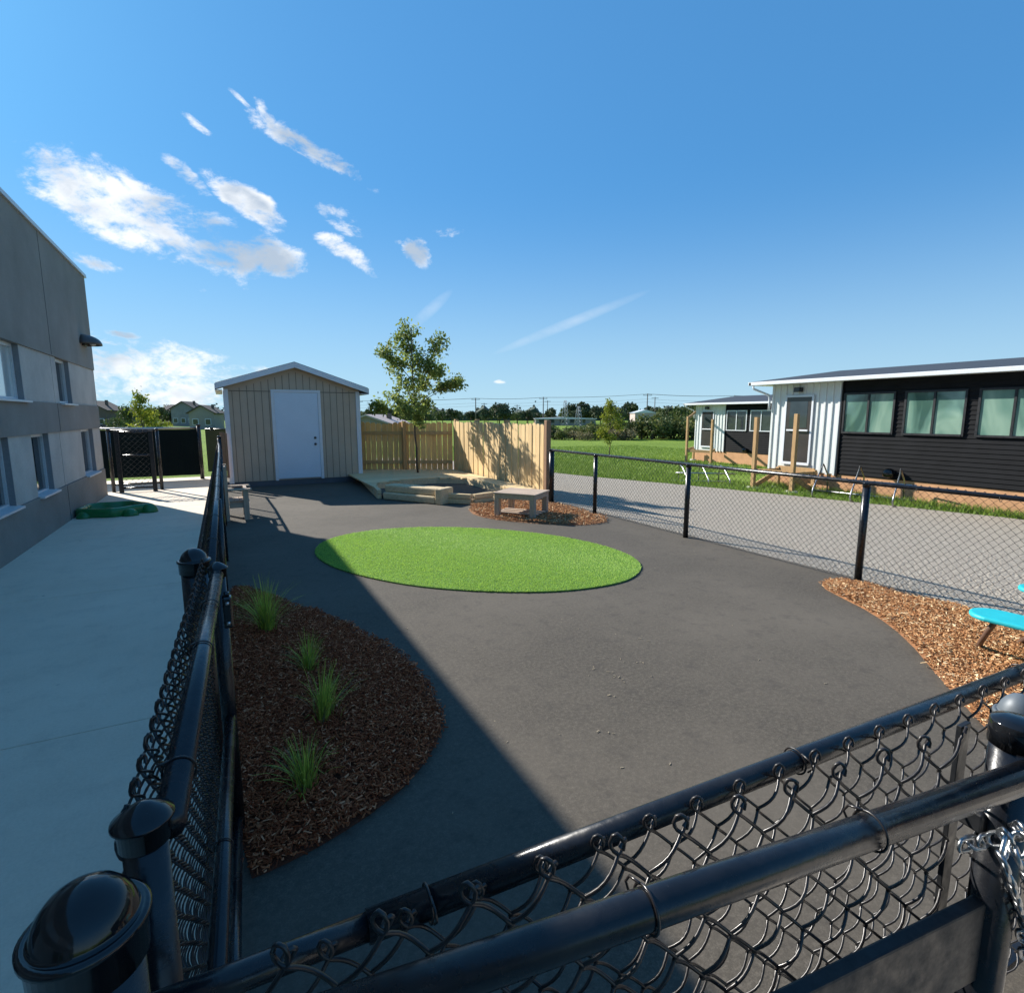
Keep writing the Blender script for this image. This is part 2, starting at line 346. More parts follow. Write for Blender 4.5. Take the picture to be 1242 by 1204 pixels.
def polys(name, verts, k, mat, parent=None, kind=None):
    """verts (n, k, 3): n separate k-gons"""
    v = np.asarray(verts, float); n = len(v); q = np.arange(n*k)
    me = bpy.data.meshes.new(name); me.vertices.add(n*k); me.vertices.foreach_set('co', v.ravel())
    me.loops.add(n*k); me.loops.foreach_set('vertex_index', q.astype(np.int32)); me.polygons.add(n)
    me.polygons.foreach_set('loop_start', np.arange(0, n*k, k, dtype=np.int32)); me.update(calc_edges=True)
    me.materials.append(mat); o = bpy.data.objects.new(name, me); COL.objects.link(o)
    if parent is not None: o.parent = parent; o.matrix_parent_inverse = Matrix.Translation(-parent.location)
    if kind: o['kind'] = kind
    return o
def thing(name, label, cat, loc=(0,0,0), group=None):
    o = bpy.data.objects.new(name, None); COL.objects.link(o); o.location = loc; o.empty_display_size = 0.2
    o['label'] = label; o['category'] = cat
    if group: o['group'] = group
    return o
def tag(o, label, cat, group=None, kind=None):
    o['label'] = label; o['category'] = cat
    if group: o['group'] = group
    if kind: o['kind'] = kind
    return o
def tree_of(o):
    out = [o]
    for c in o.children: out += tree_of(c)
    return out
def dup(root, loc, label, rotz=0.0, scale=1.0):
    """copy of a thing with its parts and sub-parts"""
    def rec(o, par):
        c = o.copy(); COL.objects.link(c); c.parent = par
        if par is not None: c.matrix_parent_inverse = o.matrix_parent_inverse.copy()
        for ch in list(o.children): rec(ch, c)
        return c
    r = rec(root, None); r.location = loc; r.rotation_euler = (0, 0, rotz); r.scale = (scale,)*3; r['label'] = label
    return r
def H(x, y):
    fx = np.interp(x, [5.7, 13.5, 25, 60], [0, -.5, -1.0, -1.3]); gy = np.interp(y, [17, 60], [0, -1.3])
    return min(fx, gy)
Hs = np.vectorize(H)
# ------------------------------------------------------------------ ground
xs = np.array([-3500,-1500,-700,-350,-180,-100,-60,-40,-25,-15,-8,-3,0,3,5.7,6.5,8,10,12,13.5,15,17,20,25,30,40,50,60,80,100,180,350,700,1500,3500.])
ys = np.array([-500,-200,-80,-40,-20,-10,-5,0,4,8,12,14,17,20,25,30,36,42,50,60,75,100,140,200,350,700,1500,3500.])
b = MB(); v = [(x, y, H(x, y)-0.03-(0.02 if y < 16.9 and x < 5.7 else 0)) for y in ys for x in xs]; nx = len(xs)
b.add(v, [(j*nx+i, j*nx+i+1, (j+1)*nx+i+1, (j+1)*nx+i) for j in range(len(ys)-1) for i in range(nx-1)])
b.build('ground', M['field'], kind='structure')
MB().prism([(-0.16,0.45),(5.62,0.45),(5.62,17),(-0.16,17)], -0.05, 0.0).build('asphalt_yard', M['asphalt'], kind='structure')
# walkway: slabs with tooled joints, left of the fence and under the camera
b = MB(); yj = [-9,-6,-3,0.44,3.4,6.2,9.0,11.6,14.2,17.0]
for y0, y1 in zip(yj, yj[1:]): b.box(-3.2, -0.17, y0, y1-0.005, -0.06, 0.004)
xj = [-0.168, 2.2, 4.6, 7.0]
for x0, x1 in zip(xj, xj[1:]):
    for y0, y1 in ((-6,-3),(-3,0.44)): b.box(x0, x1-0.005, y0, y1-0.005, -0.06, 0.004)
b.box(-3.2,-.175,-9,16.98,-.07,-.004); b.box(-.168,6.9,-6,.43,-.07,-.004)
b.build('concrete_walkway', M['concrete'], kind='structure', bevel=0.006)
# gravel lane, falling away from the fence
edge = [(-14,15.3),(4,15.3),(5.3,15.2),(8,14.2),(9.9,13.4),(11.9,12.3),(14.8,10.2),(18,8.9),(24,7.0)]
b = MB(); cols = 10; rows = []
for y in np.arange(-14, 24.1, 0.5):
    xe = np.interp(y, [e[0] for e in edge], [e[1] for e in edge])+random.uniform(-.07,.07)
    rows.append([(5.6+(xe-5.6)*i/cols, y, H(5.6+(xe-5.6)*i/cols, y)-0.004) for i in range(cols+1)])
b.add([p for r in rows for p in r], [(j*(cols+1)+i, j*(cols+1)+i+1, (j+1)*(cols+1)+i+1, (j+1)*(cols+1)+i) for j in range(len(rows)-1) for i in range(cols)])
b.build('gravel_lane', M['gravel'], kind='structure')

def in_poly(x, y, poly):
    x = np.asarray(x); y = np.asarray(y); c = np.zeros(x.shape, bool); n = len(poly)
    for i in range(n):
        x1, y1 = poly[i]; x2, y2 = poly[(i+1)%n]
        t = ((y1 > y) != (y2 > y)) & (x < (x2-x1)*(y-y1)/((y2-y1) if y2 != y1 else 1e-9)+x1)
        c ^= t
    return c
def smooth_poly(P, it=2):
    for _ in range(it):
        Q = []
        for i in range(len(P)):
            a = np.array(P[i]); c = np.array(P[(i+1)%len(P)]); Q += [tuple(a*.75+c*.25), tuple(a*.25+c*.75)]
        P = Q
    return P
def sample_poly(poly, n):
    P = np.array(poly); lo = P.min(0); hi = P.max(0); out = []
    tot = 0
    while tot < n:
        q = lo+(hi-lo)*rng.random((n*2, 2)); q = q[in_poly(q[:,0], q[:,1], poly)]; out.append(q); tot += len(q)
    return np.concatenate(out)[:n]
def mulch(poly, n, matc, mats, label, zb=0.02, mound=0.03, spill=0.03, lmin=.012, lmax=.045):
    q = sample_poly(poly, n)+rng.normal(0, spill*0.5, (n, 2))
    P = np.array(poly); ctr = P.mean(0)
    dd = np.min(np.linalg.norm(q[:, None, :]-P[None, ::2, :], axis=2), axis=1)
    z = zb*0.9+mound*np.clip(dd/0.35, 0, 1)+rng.random(n)*0.018
    Lg = rng.uniform(lmin, lmax, n); Wd = rng.uniform(.003, .009, n); Th = rng.uniform(.002, .005, n)
    a = rng.random(n)*6.283; tl = rng.normal(0, .35, n); rl = rng.normal(0, .5, n)
    ax = np.stack([np.cos(a)*np.cos(tl), np.sin(a)*np.cos(tl), np.sin(tl)], 1)
    ay = np.stack([-np.sin(a), np.cos(a), np.zeros(n)], 1); az = np.cross(ax, ay)
    ay2 = ay*np.cos(rl)[:, None]+az*np.sin(rl)[:, None]; az2 = np.cross(ax, ay2)
    c = np.stack([q[:, 0], q[:, 1], z], 1); vs = []
    for k in (-1, 1):
        for i, j in ((-1,-1),(1,-1),(1,1),(-1,1)):
            vs.append(c+ax*(i*Lg/2)[:, None]+ay2*(j*Wd/2*(1.0 if i < 0 else 0.6))[:, None]+az2*(k*Th/2)[:, None])
    vv = np.stack(vs, 1).reshape(-1, 3); base = (np.arange(n)*8)[:, None, None]
    fq = np.array([(0,3,2,1),(4,5,6,7),(0,1,5,4),(1,2,6,5),(2,3,7,6),(3,0,4,7)])[None]+base
    fq = fq.reshape(-1, 4)
    # bed below the chips: a fan raised in the middle
    m = len(poly); bv = [(ctr[0], ctr[1], zb*.3+mound)]
    inner = [(ctr[0]+(p[0]-ctr[0])*.8, ctr[1]+(p[1]-ctr[1])*.8, mound*.55) for p in poly]; outer = [(p[0], p[1], 0.002) for p in poly]
    bv = np.array(bv+inner+outer); nb = len(vv); V = np.concatenate([vv, bv])
    tri = [(nb, nb+1+i, nb+1+(i+1)%m) for i in range(m)]; qd = [(nb+1+i, nb+1+m+i, nb+1+m+(i+1)%m, nb+1+(i+1)%m) for i in range(m)]
    me = bpy.data.meshes.new('mulch_bed'); faces = fq.tolist()+qd+tri; me.from_pydata(V.tolist(), [], faces)
    me.materials.append(matc); me.materials.append(mats)
    mi = np.zeros(len(faces), np.int32); mi[len(fq):] = 1; me.polygons.foreach_set('material_index', mi); me.update()
    o = bpy.data.objects.new('mulch_bed', me); COL.objects.link(o); o['kind'] = 'stuff'; o['label'] = label; o['category'] = 'mulch'
    return o
BED_L = smooth_poly([(-0.05,5.78),(0.16,5.51),(0.40,4.96),(0.67,4.49),(0.83,4.01),(0.97,3.61),(1.01,3.17),(0.99,2.84),(0.95,2.61),(0.84,2.42),(0.66,2.23),(0.48,2.115),(0.26,2.025),(0.07,1.98),(-0.05,1.97),(-0.06,3.0),(-0.06,4.5)], 1)
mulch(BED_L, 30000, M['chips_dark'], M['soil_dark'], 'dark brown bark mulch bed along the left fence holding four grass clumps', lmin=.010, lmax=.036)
BED_R = smooth_poly([(5.05,3.13),(5.3,3.2),(5.44,3.1),(5.44,1.0),(5.44,0.5),(3.2,0.5),(3.3,1.0),(3.45,1.17),(3.87,1.57),(4.41,2.05),(4.73,2.46),(4.93,2.9)], 1)
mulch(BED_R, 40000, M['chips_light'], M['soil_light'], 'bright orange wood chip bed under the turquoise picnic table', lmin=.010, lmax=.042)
BED_B = smooth_poly([(3.62,8.5),(4.0,9.2),(5.1,9.3),(5.35,9.0),(5.40,7.5),(5.36,6.75),(4.85,6.65),(4.5,6.8),(4.05,7.25),(3.68,7.8)], 1)
mulch(BED_B, 9000, M['chips_light'], M['soil_light'], 'patch of reddish wood chips beneath the small wooden table', lmin=.02, lmax=.07)
# artificial turf oval
C0 = np.array([2.53, 5.93]); A1, A2 = 1.36, 2.05; e2 = np.array([0.617, -0.787]); e1 = np.array([-0.787, -0.617])
oval = [tuple(C0+e1*(A1*math.cos(t)*(1+.006*math.sin(7*t+1)))+e2*(A2*math.sin(t)*(1+.005*math.sin(11*t)))) for t in np.linspace(0, 2*math.pi, 72, endpoint=False)]
t_root = thing('artificial_turf', 'bright green oval of artificial turf lying on the asphalt yard', 'turf', (C0[0], C0[1], 0))
MB().prism(oval, 0.001, 0.014).build('backing', M['turfbase'], t_root)
n = 170000; r = np.sqrt(rng.random(n)); th = rng.random(n)*6.283
base = C0[None]+(r*np.cos(th))[:, None]*e1[None]*A1+(r*np.sin(th))[:, None]*e2[None]*A2
hgt = rng.uniform(.009, .017, n); a = rng.random(n)*6.283; w = rng.uniform(.002, .004, n)
# the pile leans a little, in broad brushed swirls
ln = .011*np.sin(base[:, 0]*2.1+base[:, 1]*1.3)[:, None]*np.array([[.8, .5]])+rng.normal(0, .006, (n, 2))
p0 = np.c_[base+np.c_[np.cos(a), np.sin(a)]*w[:, None], np.full(n, .012)]; p1 = np.c_[base-np.c_[np.cos(a), np.sin(a)]*w[:, None], np.full(n, .012)]
p2 = np.c_[base+ln, .012+hgt]
tb = polys('pile', np.stack([p0, p1, p2], 1), 3, M['turf'], t_root, 'stuff')

def grass_blades(pts, hmin, hmax, wid, lean):
    n = len(pts); a = rng.random(n)*6.283; hh = rng.uniform(hmin, hmax, n); z = Hs(pts[:, 0], pts[:, 1])-.03
    dx = np.c_[np.cos(a), np.sin(a)]*wid
    return np.stack([np.c_[pts+dx, z], np.c_[pts-dx, z], np.c_[pts+rng.normal(0, lean, (n, 2)), z+hh]], 1)
# longer grass between lane and classrooms and over the near field
q = np.c_[rng.uniform(9, 15.6, 60000), rng.uniform(-4, 24, 60000)]
q = q[q[:, 0] > np.interp(q[:, 1], [e[0] for e in edge], [e[1] for e in edge])+rng.normal(.04, .06, len(q))]
q2 = np.c_[rng.uniform(7, 34, 60000), rng.uniform(15, 40, 60000)]; q2 = q2[q2[:, 0] > np.interp(q2[:, 1], [15, 24, 40], [10.3, 7.1, 7])]
q3 = np.c_[rng.normal(15.45, .09, 9000), rng.uniform(-4, 12, 9000)]
g1 = np.concatenate([grass_blades(q, .05, .16, .012, .05), grass_blades(q2, .04, .12, .02, .05), grass_blades(q3, .08, .26, .012, .08)])
o = polys('lawn_grass', g1, 3, M['blade'], kind='stuff'); o['label'] = 'short green lawn grass beyond the gravel lane'; o['category'] = 'grass'
# ------------------------------------------------------------------ chain link
def link_panel(name, A, B, z0, z1, parent, r=.0022, cell=.035, bow=.005, fine=True, seg=6, knuckle=True, mat=None, flip=1):
    """woven chain link between plan points A and B: one wire per column, hooking into its neighbours"""
    A = Vector((A[0], A[1], 0)); B = Vector((B[0], B[1], 0)); d = (B-A); Ln = d.length; d.normalize(); nrm = Vector((-d.y, d.x, 0))
    n = max(1, int(Ln/cell)); n -= 0; half = cell            # rise of one strand = cell (square diamonds)
    ns = int((z1-z0)/half)
    ts = [0, .07, .2, .35, .5, .65, .8, .93] if fine else [0.0]
    P = []
    for k in range(n):
        pts = []; xl = k*cell-r*.9; xr = (k+1)*cell+r*.9
        up_right = (k % 2 == 0)                              # the top end of even wires is on the right
        jb = random.uniform(.75, 1.3); jz = random.uniform(-.0015, .0015)
        for s_ in range(ns):
            # s_=0 is the topmost strand
            xa, xb = (xr, xl) if (s_ % 2 == 0) == up_right else (xl, xr)
            side = 1 if (s_ % 2 == 0) == up_right else -1
            za = z1-s_*half+jz*(s_ > 0); zb = z1-(s_+1)*half+jz
            for t in ts:
                w = math.sin(math.pi*t)*bow*side*flip*jb+(r*.9*side if 0 < t < 1 else 0)
                pts.append((xa+(xb-xa)*t, w, za+(zb-za)*t))
        last = (xb, 0, zb); pts.append(last)
        if knuckle:
            sg = 1 if up_right else -1; x = xr if up_right else xl; j = lambda q: q+random.uniform(-.0012, .0012)
            if fine and not up_right: hook = [(x+.005, -.006, z1+.008), (x+.006, -.006, j(z1+.016)), (x+.003, -.004, j(z1+.024)), (x-.002, -.002, j(z1+.0275)), (x-.006, .001, j(z1+.024)), (x-.0085, .003, j(z1+.015)), (x-.007, .003, z1+.008), (x-.004, .002, z1+.003)]
            elif fine: hook = [(x-.004, -.005, z1+.012), (x-.001, -.005, j(z1+.019)), (x+.005, -.002, j(z1+.019)), (x+.008, .002, z1+.012), (x+.005, .003, z1+.005)]
            else: hook = [(x-sg*.008, 0, z1+.004), (x-sg*.002, 0, z1+.018), (x+sg*.006, 0, z1+.010)]
            if fine and up_right: hook = [hook[0]]*3+hook
            pts = hook+pts
        P.append([tuple(A+d*p[0]+nrm*p[1]+Vector((0, 0, p[2]))) for p in pts])
    return wires(name, P, r, seg, mat or M['wire'], parent)
def ring(b, c, axis, R, r, seg=20, a0=0, a1=6.283):
    ax = Vector(axis).normalized(); u = ax.cross(Vector((0,0,1))); u.normalize(); w = ax.cross(u)
    closed = abs(a1-a0) > 6.2
    ts = np.linspace(a0, a1, seg, endpoint=not closed)
    b.tube([Vector(c)+u*R*math.cos(t)+w*R*math.sin(t) for t in ts], r, 6, closed=closed)
def post(parent, x, y, z0, z1, R, cap='dome', capmat=None, name='post', lean=0.0):
    p = MB().lathe((x, y, 0), [(R, z0), (R, z1)], 28).build(name, M['black_pipe'], parent)
    if cap == 'dome':
        q = R*1.12
        MB().lathe((x, y, z1), [(q, -.045), (q*1.02, -.005), (q*1.10, -.002), (q*1.10, .004), (q*.98, .007), (q*.93, .004), (q*.90, .010), (q*.80, .024), (q*.62, .036), (q*.38, .045), (q*.15, .049), (.001, .050)], 40).build('cap', capmat or M['black_cap'], p)
    elif cap == 'cone':
        q = R*1.15
        MB().lathe((x, y, z1), [(q, -.03), (q*1.03, .0), (q*1.22, .001), (q*1.2, .004), (q*.75, .014), (q*.35, .022), (.001, .025)], 32).build('cap', capmat or M['black_cap'], p)
    elif cap == 'flat':
        q = R*1.1
        MB().lathe((x, y, z1), [(q, -.035), (q, .002), (q*.93, .006), (q*.5, .010), (.001, .011)], 32).build('cap', capmat or M['black_cap'], p)
    return p
def rail(parent, pts, R, name='top_rail', seg=20): return MB().tube(pts, R, seg).build(name, M['black_pipe'], parent)
def ties(parent, pts, axis, R, off, n_=None, name='tie_wire'):
    for p in pts:
        b = MB(); ring(b, p, axis, R, .0018, 22); a = Vector(p)
        b.tube([a+Vector(off)*.4+Vector((0,0,R*.9)), a+Vector(off)*1.0+Vector((0,0,R*.7)), a+Vector(off)*1.2+Vector((0,0,R*.2)), a+Vector(off)*.9+Vector((0,0,-R*.3))], .0018, 6)
        b.build(name, M['wire'], parent)

# --- near fence (far rail in the foreground)
nf = thing('chain_link_fence', 'low black chain link fence panel across the foreground behind the gate', 'fence', (0.9, .59, 0))
def farrail(x): return (x, .634-.0455*(x+.019), 1.0)
rail(nf, [farrail(-.16), farrail(.12)], .0165, 'rail_sleeve_end')
rail(nf, [farrail(.12), farrail(1.0), farrail(2.6)], .020)
MB().beam((-.1,.63,.06), (2.6,.52,.06), .03, .03).build('bottom_rail', M['black_pipe'], nf)
link_panel('chain_link_mesh', (.02,.600), (2.55,.487), .09, 1.012, nf, r=.0026, cell=.048, bow=.011, flip=-1)
ties(nf, [farrail(x) for x in (.2, .92, 1.75)], (1,-.045,0), .0235, (0,-.03,0))
post(nf, 1.50, .465, 0, 1.0, .036, 'dome', M['glint_cap'])
post(nf, 2.62, .52, 0, 1.03, .035, 'dome')
# --- near gate
ng = thing('metal_gate', 'black chain link gate nearest the viewer, held by a silver chain', 'gate', (.6, .38, 0))
def nrail(x): return (x, .408-.1435*(x-.375), 1.1)
rail(ng, [nrail(-.10), nrail(.45), nrail(1.085)], .0215)
link_panel('chain_link_mesh', (-.03,.522), (1.075,.398), .12, 1.112, ng, r=.0027, cell=.048, bow=.011, flip=-1)
ties(ng, [nrail(.385), nrail(.73)], (1,-.14,0), .0248, (0,.03,0))
post(ng, 1.095, .340, .05, 1.16, .031, 'flat', name='gate_end_post')
MB().beam((1.085,.404,.1), (1.085,.404,1.13), .032, .008, (0,1,0)).build('tension_bar', M['board_black'], ng, .001)
MB().beam((-.05,.482,.775), (1.16,.335,.775), .022, .150).build('cross_board', M['board_black'], ng, .004)
MB().beam((-.05,.49,.10), (1.1,.34,.10), .04, .04).build('bottom_rail', M['black_pipe'], ng)
b = MB(); b.obox((1.09,.385,.985), .06, .075, .035, (1,-.14,0)); lt = b.build('latch_clamp', M['board_black'], ng, .004)
MB().tube([(1.05,.42,.99),(1.075,.36,.995),(1.10,.33,.99)], .007, 10).build('bolt', M['wire'], lt)
# silver chain
ch = thing('steel_chain', 'bright silver steel chain hooked over the near gate latch', 'chain', (1.12,.29,.9))
pth = [Vector(p) for p in [(1.00,.350,.975),(1.055,.345,.965),(1.05,.325,.985),(1.01,.305,1.02),(.985,.30,.995),(1.025,.30,.945),(1.07,.30,.88),(1.115,.30,.81),(1.15,.30,.74)]]
def chain_link(b, c, ax, side, Lk=.036, Wk=.020, r=.0032):
    ax = ax.normalized(); side = (side-ax*side.dot(ax)).normalized(); hl = Lk/2-Wk/2; P = []
    for t in np.linspace(-math.pi/2, math.pi/2, 7): P.append(c+ax*(hl+Wk/2*math.cos(t))+side*(Wk/2*math.sin(t)))
    for t in np.linspace(math.pi/2, 3*math.pi/2, 7): P.append(c+ax*(-hl+Wk/2*math.cos(t))+side*(Wk/2*math.sin(t)))
    b.tube(P, r, 8, closed=True)
def chain_along(pts, step, parent, name='link'):
    seg = [(pts[i+1]-pts[i]).length for i in range(len(pts)-1)]; tot = sum(seg); s_ = 0; k = 0
    while s_ < tot:
        q = s_; i = 0
        while q > seg[i] and i < len(seg)-1: q -= seg[i]; i += 1
        c = pts[i].lerp(pts[i+1], q/seg[i]); ax = pts[i+1]-pts[i]
        sd = Vector((.5,.8,.3)) if k % 2 else Vector((-.5,.1,.9)); bb = MB(); chain_link(bb, c, ax, sd); bb.build(name, M['silver'], parent)
        s_ += step; k += 1
chain_along(pth, .0265, ch)
chain_along([p+Vector((.016,-.010,.012)) for p in pth[2:8]], .0265, ch)

# --- gate into the walkway on the left
lg = thing('metal_gate', 'black chain link side gate between two dome capped posts on the left', 'gate', (-.1,1.5,0))
gx = lambda y: -.105+(y-.80)*.035
post(lg, -.128, .79, .06, 1.13, .026, 'cone', name='frame_post'); post(lg, gx(2.20), 2.20, .06, 1.10, .026, 'cone', name='frame_post')
rail(lg, [(gx(.82), .82, 1.09), (gx(1.5), 1.5, 1.09), (gx(2.2), 2.2, 1.085)], .021)
rail(lg, [(gx(.82)+.005, .82, .52), (gx(2.2)+.005, 2.2, .52)], .020, 'middle_rail')
rail(lg, [(gx(.82), .82, .10), (gx(2.2), 2.2, .10)], .020, 'bottom_rail')
link_panel('chain_link_mesh', (gx(.80)-.045, .78), (gx(2.2)-.045, 2.22), .06, 1.118, lg, r=.0023, cell=.030, bow=.007)
ties(lg, [(gx(y), y, 1.09) for y in (.95, 1.45, 1.78)], (0.03,1,0), .024, (-.03,0,0)); ties(lg, [(gx(y)+.005, y, .52) for y in (1.1, 1.5)], (0.03,1,0), .023, (-.03,0,0))
b = MB(); b.box(-.045,-.015,2.02,2.06,.93,1.04); b.box(-.04,-.02,2.03,2.05,1.04,1.055); lt = b.build('latch_box', M['black_cap'], lg, .006)
for zz in (.95, 1.02): MB().lathe((-.03, 2.018, zz), [(.006,-.005),(.006,.005)], 8).build('bolt', M['bolt'], lt)
# --- left fence run
lf = thing('chain_link_fence', 'long black chain link fence running from the side gate to the shed', 'fence', (-.11,8,0))
post(lf, -.163, .650, 0, 1.12, .047, 'dome', name='terminal_post')
post(lf, -.135, 2.36, 0, 1.10, .047, 'dome', name='terminal_post')
LY = [4.6,6.9,9.2,11.5,13.6]
rail(lf, [(-.085,2.4,1.05),(-.082,4.5,1.05),(-.085,9,1.06),(-.10,12.0,1.07),(-.13,13.6,1.06)], .020)
for yy in LY: post(lf, -.075 if yy < 13 else -.1, yy, 0, 1.03 if yy < 13 else 1.20, .024 if yy < 13 else .04, None if yy < 13 else 'flat')
link_panel('chain_link_mesh', (-.128,2.42), (-.128,6.0), .04, 1.085, lf, r=.0022, cell=.0335, bow=.006, seg=5)
link_panel('chain_link_mesh', (-.128,6.0), (-.135,13.6), .04, 1.085, lf, r=.0022, cell=.0335, fine=False, seg=4)
MB().tube([(-.085,2.4,.05),(-.085,13.6,.05)], .004, 6).build('tension_wire', M['wire'], lf)
ties(lf, [(-.083,y,1.053) for y in (2.9,3.6,4.3,5.1,6.0,7.0,8.2,9.5,11)], (0,1,0), .0235, (-.03,0,0))
# --- right fence
rf = thing('chain_link_fence', 'waist high black chain link fence along the gravel lane on the right', 'fence', (5.5,4,0))
post(rf, 5.52, 8.86, -.02, 1.01, .05, 'flat', name='terminal_post')
RY = [7.43, 5.35, 3.04, .75, -1.55]
for yy in RY: post(rf, 5.50, yy, -.02, 1.0, .034, 'flat')
rail(rf, [(5.50,8.86,1.0),(5.50,-2,1.005)], .021)
link_panel('chain_link_mesh', (5.545,8.86), (5.545,-1.8), .0, 1.01, rf, r=.0021, cell=.0335, fine=False, seg=5)
MB().tube([(5.54,8.5,.03),(5.54,-2,.03)], .003, 5).build('tension_wire', M['wire'], rf)
ties(rf, [(5.5,y,.985) for y in np.arange(-1,8.4,.6)], (0,1,0), .024, (.03,0,0))
# --- far walkway gate and screened fence
bg_ = thing('metal_gate', 'black chain link gate standing at the corner of the grey building', 'gate', (-1.75,14.2,0))
for xx, zz in ((-2.03,1.33),(-1.42,1.33)): MB().box(xx-.04,xx+.04,14.15,14.22,.0,zz).build('frame_post', M['board_black'], bg_, .004)
for zz, nm in ((1.30,'top_rail'),(.80,'middle_rail'),(.10,'bottom_rail')): MB().tube([(-2.0,14.19,zz),(-1.45,14.17,zz)], .022, 10).build(nm, M['black_pipe'], bg_)
link_panel('chain_link_mesh', (-2.03,14.12), (-1.45,14.12), .1, 1.33, bg_, r=.0045, cell=.055, fine=False, seg=4)
gp = thing('fence_posts', 'pair of black hinge posts beside the far walkway gate', 'post', (-2.2,14.4,0))
gp.name = 'gate_frame'; post(gp, -2.20, 14.40, 0, 1.36, .035, 'flat'); post(gp, -1.32, 14.45, 0, 1.36, .035, 'flat')
MB().tube([(-2.2,14.4,.16),(-1.32,14.45,.16)], .02, 8).build('lower_bar', M['black_pipe'], gp)
MB().tube([(-2.2,14.4,1.33),(-1.32,14.45,1.33)], .022, 8).build('upper_bar', M['black_pipe'], gp)
sf = thing('screened_fence', 'black privacy screen fence closing the far end of the walkway', 'fence', (-1.5,16.4,0))
for xx in (-3.6,-.58): post(sf, xx, 16.42, 0, 1.42, .05, 'flat')
b = MB(); ns = 24
for i in range(ns):
    x0 = -3.6+3.0*i/ns; x1 = x0+3.0/ns; y0 = 16.4+.015*math.sin(i*1.3); y1 = 16.4+.015*math.sin(i*1.3+1.3)
    b.add([(x0,y0,.12),(x1,y1,.12),(x1,y1,1.30),(x0,y0,1.30),(x0,y0+.008,.12),(x1,y1+.008,.12),(x1,y1+.008,1.30),(x0,y0+.008,1.30)], [(0,1,2,3),(7,6,5,4),(3,2,6,7),(0,4,5,1)])
b.build('privacy_screen', M['screen'], sf)
MB().tube([(-3.6,16.44,1.33),(-.58,16.44,1.33)], .028, 12).build('top_rail', M['silver'], sf)
sg_ = thing('screened_fence', 'short dark green screened fence left of the shed beyond the black one', 'fence', (0,17.2,0))
for xx in (-.3,.9): post(sg_, xx, 17.4, 0, 1.32, .04, 'flat')
MB().box(-.46,1.0,17.36,17.37,.1,1.25).build('privacy_screen', M['screen_green'], sg_)
MB().tube([(-.46,17.4,1.27),(1.0,17.4,1.27)], .022, 10).build('top_rail', M['black_pipe'], sg_)
# ------------------------------------------------------------------ more materials
M['wall_grey'] = simple('grey_precast_wall', (0.245, 0.225, 0.20), 0.85, 0.22, 0.9, 0.25, 70)
M['wall_light'] = simple('pale_precast_panel', (0.48, 0.445, 0.40), 0.8, 0.18, 1.6, 0.2, 50)
M['reveal'] = simple('window_reveal', (0.22, 0.22, 0.23), 0.7, 0.08)
M['alu'] = simple('pale_aluminium', (0.62, 0.64, 0.66), 0.45, 0.06, metal=0.2)
M['glass_dark'] = simple('dark_window_glass', (0.035, 0.045, 0.05), 0.06, 0.3, 1.5, fine=0, coat=0.6)
M['glass_blind'] = simple('window_glass_with_blind', (0.58, 0.62, 0.60), 0.12, 0.15, 1.2, fine=0, coat=1.0)
M['coping'] = simple('pale_metal_coping', (0.55, 0.56, 0.58), 0.4, 0.05, metal=0.3)
M['lamp_hood'] = simple('brown_lamp_hood', (0.10, 0.085, 0.08), 0.45, 0.1, metal=0.3)
M['siding_tan'] = simple('tan_wood_siding', (0.48, 0.375, 0.275), 0.8, 0.08, 2.0, 0.15, 50, fine=0.04)
M['white_trim'] = simple('white_trim_paint', (0.66, 0.68, 0.71), 0.5, 0.04, 4)
M['door_white'] = simple('white_door_paint', (0.60, 0.67, 0.76), 0.45, 0.04, 2)
M['shingle'] = simple('grey_shingles', (0.10, 0.10, 0.10), 0.9, 0.25, 8, 0.6, 40)
M['pine'] = wood('fresh_pine_boards', (0.80, 0.58, 0.30), 'Z', 0.22)
M['pine_shade'] = wood('pine_boards_warmed_for_shade', (0.92, 0.60, 0.25), 'Z', 0.3)  # pine copy with light painted in: brighter, warmer because this fence stands in shade
M['pine_x'] = wood('fresh_pine_rails', (0.55, 0.38, 0.19), 'X', 0.2)
M['deckwood'] = wood('deck_boards', (0.76, 0.58, 0.33), 'X', 0.25, knots=False)
M['timber'] = wood('treated_timber', (0.66, 0.52, 0.32), 'Y', 0.15, knots=False)
M['greywood'] = wood('weathered_grey_wood', (0.50, 0.39, 0.30), 'X', 0.25, knots=False)
M['greywood_z'] = wood('weathered_grey_posts', (0.48, 0.38, 0.30), 'Z', 0.25, knots=False)
M['postwood'] = wood('raw_lumber_posts', (0.52, 0.33, 0.16), 'Z', 0.2)
M['redpost'] = wood('reddish_cedar_post', (0.30, 0.18, 0.11), 'Z', 0.1)
M['bark'] = simple('tree_bark', (0.085, 0.062, 0.045), 0.9, 0.3, 20, 0.6, 60)
M['green_plastic'] = simple('dark_green_plastic', (0.010, 0.16, 0.045), 0.38, 0.15, 6, coat=0.2)
M['turquoise'] = simple('turquoise_plastic', (0.018, 0.44, 0.50), 0.5, 0.06, 12, fine=0.02)
M['brown_tube'] = simple('brown_painted_tube', (0.12, 0.07, 0.05), 0.45, 0.1)
M['white_metal'] = simple('white_corrugated_cladding', (0.66, 0.68, 0.66), 0.5, 0.05, 3)
M['black_siding'] = simple('black_lap_siding', (0.008, 0.0085, 0.010), 0.8, 0.3, 2.5, 0.1, 30, spec=0.2)
M['skirt'] = simple('orange_plywood_skirting', (0.52, 0.28, 0.14), 0.85, 0.22, 2.5, 0.2, 40)
M['roof_dark'] = simple('dark_metal_roof', (0.045, 0.046, 0.048), 0.6, 0.15, 5, 0.2, 30)
